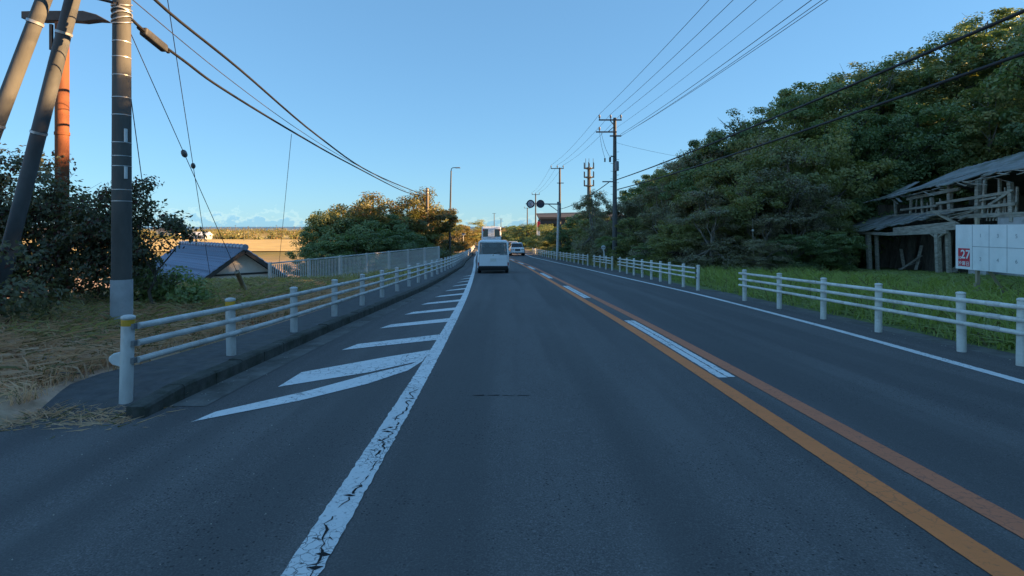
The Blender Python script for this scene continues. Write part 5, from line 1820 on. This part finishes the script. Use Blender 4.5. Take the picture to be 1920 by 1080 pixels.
mb = MB(); mb.box((0, .06, .22), (1.45, .1, .14)); mb.build('underbody', M['black_plastic'], van)
mb = MB(); mb.box((-.12, .018, .985), (.95, .04, .06)); gn = mb.build('tailgate_garnish', M['car_white'], van, bevel=.012)
mb = MB(); mb.lathe([(.05, -.012), (.05, .0)], (0, -.004, .985), 14, 'y'); mb.build('emblem', M['lamp_clear'], gn)
mb = MB(); mb.box((.56, .02, .99), (.42, .03, .045)); mb.build('handle_recess', M['black_plastic'], van)
mb = MB(); mb.box((.0, -.006, .72), (.33, .012, .165)); mb.build('number_plate', M['plate_yellow'], van)
mb = MB(); mb.beam((.02, .06, 1.04), (.42, .07, 1.16), .012, .02); mb.build('wiper', M['black_plastic'], van)
for z in (.40, 1.0):
    mb = MB(); mb.box((0, .0005, z), (1.5, .004, .008)); mb.build('panel_gap', M['black_plastic'], van)
for s_ in (-1, 1):
    mb = MB(); mb.box((s_ * .75, .0005, .70), (.008, .004, .6)); mb.build('panel_gap', M['black_plastic'], van)
place_on_road(van, -.72, 30.6, 1)

# --- white coach beyond the van
coach = tag(empty('coach'), 'tall white coach seen from behind beyond the van', 'coach')
mb = MB(); mb.loft([ring(y, w, w * .97, z0, z1, .14) for y, w, z0, z1 in ((0, 1.17, .45, 3.50), (.1, 1.245, .38, 3.68), (1, 1.25, .35, 3.74), (10.5, 1.25, .35, 3.72), (11, 1.15, .45, 3.3))])
o = mb.build('body', M['car_white'], coach); auto_smooth(o, 35)
mb = MB(); mb.poly([(-1.06, -.03, 2.45), (1.06, -.03, 2.45), (1.0, -.03, 3.40), (-1.0, -.03, 3.40)], .03, (0, 1, 0)); rw = mb.build('rear_window', M['glass_dark'], coach)
mb = MB(); mb.box((-.03, -.05, 2.92), (.80, .04, .92)); pnl = mb.build('centre_panel', M['car_white'], coach, bevel=.01)
for k in range(3):
    mb = MB(); mb.box((.12, -.073, 2.7 + k * .2), (.3, .006, .03)); mb.build('louvre', M['steel_grey'], pnl)
for s_ in (-1, 1):
    mb = MB(); mb.box((s_ * 1.0, -.03, 3.28), (.16, .06, .22)); mb.build('marker_lamp', M['lamp_red'], coach)
    mb = MB(); mb.box((s_ * 1.02, -.0, 1.2), (.18, .06, .5)); mb.build('tail_lamp', M['lamp_red'], coach)
    for y_ in (2.6, 8.2):
        wheel(coach, s_ * 1.08, y_, .5, .28)
    mb = MB(); mb.box((s_ * 1.256, 5.4, 2.75), (.02, 9.0, 1.0)); mb.build('side_window', M['glass_dark'], coach)
mb = MB(); mb.box((0, -.0, 2.3), (1.0, .04, .1)); mb.build('lettering_strip', M['sign_grey'], coach)
mb = MB(); mb.box((0, .02, .55), (2.3, .1, .35)); mb.build('rear_bumper', M['black_plastic'], coach)
place_on_road(coach, -1.9, 71.0, 1)


# --- oncoming white off-roader and a grey car behind it; local nose at y = 0, body towards -y (drives +y)
def offroader(label, paintm):
    t_ = tag(empty('offroad_car'), label, 'car', 'oncoming cars')
    mb = MB(); mb.loft([ring(y, w, w * .96, z0, z1, .08) for y, w, z0, z1 in ((.0, .80, .42, .92), (-.12, .90, .36, 1.02), (-1.2, .93, .34, 1.06), (-3.9, .93, .34, 1.06), (-4.2, .88, .4, 1.0))])
    o_ = mb.build('body', paintm, t_); auto_smooth(o_, 35)
    mb = MB(); mb.loft([ring(y, w0, w1, z0, z1, .06) for y, w0, w1, z0, z1 in ((-1.15, .80, .78, 1.0, 1.08), (-1.75, .84, .70, 1.0, 1.64), (-2.4, .84, .72, 1.0, 1.70), (-4.0, .84, .70, 1.0, 1.66), (-4.15, .8, .66, 1.0, 1.5))])
    cb = mb.build('cabin', paintm, t_); auto_smooth(cb, 35)
    mb = MB(); mb.poly([(-.74, -1.17, 1.10), (.74, -1.17, 1.10), (.64, -1.705, 1.58), (-.64, -1.705, 1.58)], .02, (0, .6, .5)); mb.build('windscreen', M['glass_dark'], t_)
    mb = MB(); mb.box((0, .02, .76), (.66, .06, .26)); gr_ = mb.build('grille', M['black_plastic'], t_, bevel=.02)
    for k in range(6):
        mb = MB(); mb.box((-.25 + k * .1, .055, .76), (.03, .02, .22)); mb.build('bar', M['steel_grey'], gr_)
    mb = MB(); mb.box((0, .05, .50), (1.62, .14, .18)); mb.build('front_bumper', paintm, t_, bevel=.03)
    mb = MB(); mb.box((0, .02, .36), (1.3, .1, .14)); mb.build('skid_plate', M['black_plastic'], t_)
    mb = MB(); mb.box((0, .13, .50), (.33, .012, .165)); mb.build('number_plate', M['print_white'], t_)
    for s_ in (-1, 1):
        mb = MB(); mb.lathe([(.10, -.02), (.115, .02), (.08, .05)], (s_ * .58, .0, .82), 16, 'y'); hl = mb.build('headlamp', M['lamp_clear'], t_)
        mb = MB(); mb.lathe([(.045, -.01), (.045, .02)], (s_ * .68, .115, .52), 10, 'y'); mb.build('fog_lamp', M['lamp_clear'], t_)
        mb = MB(); mb.box((s_ * .78, .03, .82), (.07, .04, .1)); mb.build('indicator', M['lamp_amber'], t_)
        mb = MB(); mb.box((s_ * 1.03, -1.35, 1.12), (.17, .1, .18)); mb.build('mirror', M['black_plastic'], t_, bevel=.02)
        mb = MB(); mb.box((s_ * .815, -2.9, 1.36), (.02, 2.1, .40), Matrix.Rotation(R(-12 * s_), 3, 'Y')); mb.build('side_window', M['glass_dark'], t_)
        mb = MB(); mb.tube([(s_ * .62, -1.9, 1.72), (s_ * .62, -3.9, 1.72)], .025, 6); mb.build('roof_rail', M['black_plastic'], t_)
        for y_ in (-.75, -3.35):
            wheel(t_, s_ * .82, y_, .36, .24)
            mb = MB(); mb.lathe([(.30, -.10), (.43, -.09), (.44, .0), (.43, .03)], (s_ * .87, y_, .40), 18, 'x'); mb.build('wheel_arch', M['black_plastic'], t_)
    return t_


suv = offroader('white off road car coming towards us in the right lane', M['car_white'])
place_on_road(suv, 1.40, 72.5, -1)
car2 = offroader('pale grey car half hidden behind the oncoming white car', M['car_silver'])
place_on_road(car2, 1.05, 86.0, -1)

# ================================================================== small litter on the left
lt = MB()
for k in range(5):
    a = rs_.uniform(0, 6)
    c = Vector((-5.2 + rs_.uniform(-.12, .12), 6.35 + rs_.uniform(-.08, .08), tz(-5.2, 6.35) + .06 + rs_.uniform(0, .05)))
    lt.add([c + Vector((rs_.uniform(-.1, .1), rs_.uniform(-.08, .08), rs_.uniform(-.03, .05))) for _ in range(4)], [(0, 1, 2, 3)])
    lt.add([c + Vector((rs_.uniform(-.1, .1), rs_.uniform(-.08, .08), rs_.uniform(-.03, .05))) for _ in range(3)], [(0, 1, 2)])
tag(lt.build('plastic_scrap', M['litter']), 'crumpled white plastic scrap in the dry grass', 'litter')
sk = MB(); sk.tube([(-4.75, 5.75, float(zr(5.75)) + .16), (-4.6, 5.9, float(zr(5.8)) + .17), (-4.45, 5.95, float(zr(5.9)) + .16)], [.012, .016, .008], 6)
tag(sk.build('stick', M['timber_dark']), 'short dark stick lying at the edge of the side entrance', 'stick')

# grit and dry leaf bits swept to the edges of the asphalt
gr_ = MB()
rs2 = random.Random(21)
for k in range(420):
    if k < 150:
        y = rs2.uniform(5.2, 20); x = float(K(y)) + abs(rs2.gauss(0, .16)) + .02; r_ = rs2.uniform(.004, .014)
    elif k < 260:
        y = rs2.uniform(2.5, 5.0); x = rs2.uniform(-5.0, -1.3); r_ = rs2.uniform(.003, .009)
    elif k < 360:
        y = rs2.uniform(5, 22); x = float(RE(y)) - abs(rs2.gauss(0, .2)) - .02; r_ = rs2.uniform(.005, .014)
    else:
        y = rs2.uniform(2.4, 12); x = rs2.uniform(-.6, 5.4); r_ = rs2.uniform(.002, .005)
    z = float(zr(y)) + .002
    if x < float(K(y)): z -= .012
    a = rs2.uniform(0, 6.28)
    gr_.add([(x + r_ * math.cos(a), y + r_ * math.sin(a), z), (x + r_ * .8 * math.cos(a + 2.1), y + r_ * .9 * math.sin(a + 2.1), z), (x + r_ * math.cos(a + 4.2), y + r_ * .7 * math.sin(a + 4.2), z), (x, y, z + r_ * .9)],
            [(0, 1, 3), (1, 2, 3), (2, 0, 3)])
tag(gr_.build('grit', plain('grit', (.40, .36, .31), .9, .4, 40)), 'grit and leaf bits along the edges of the asphalt', 'grit', kind='stuff')
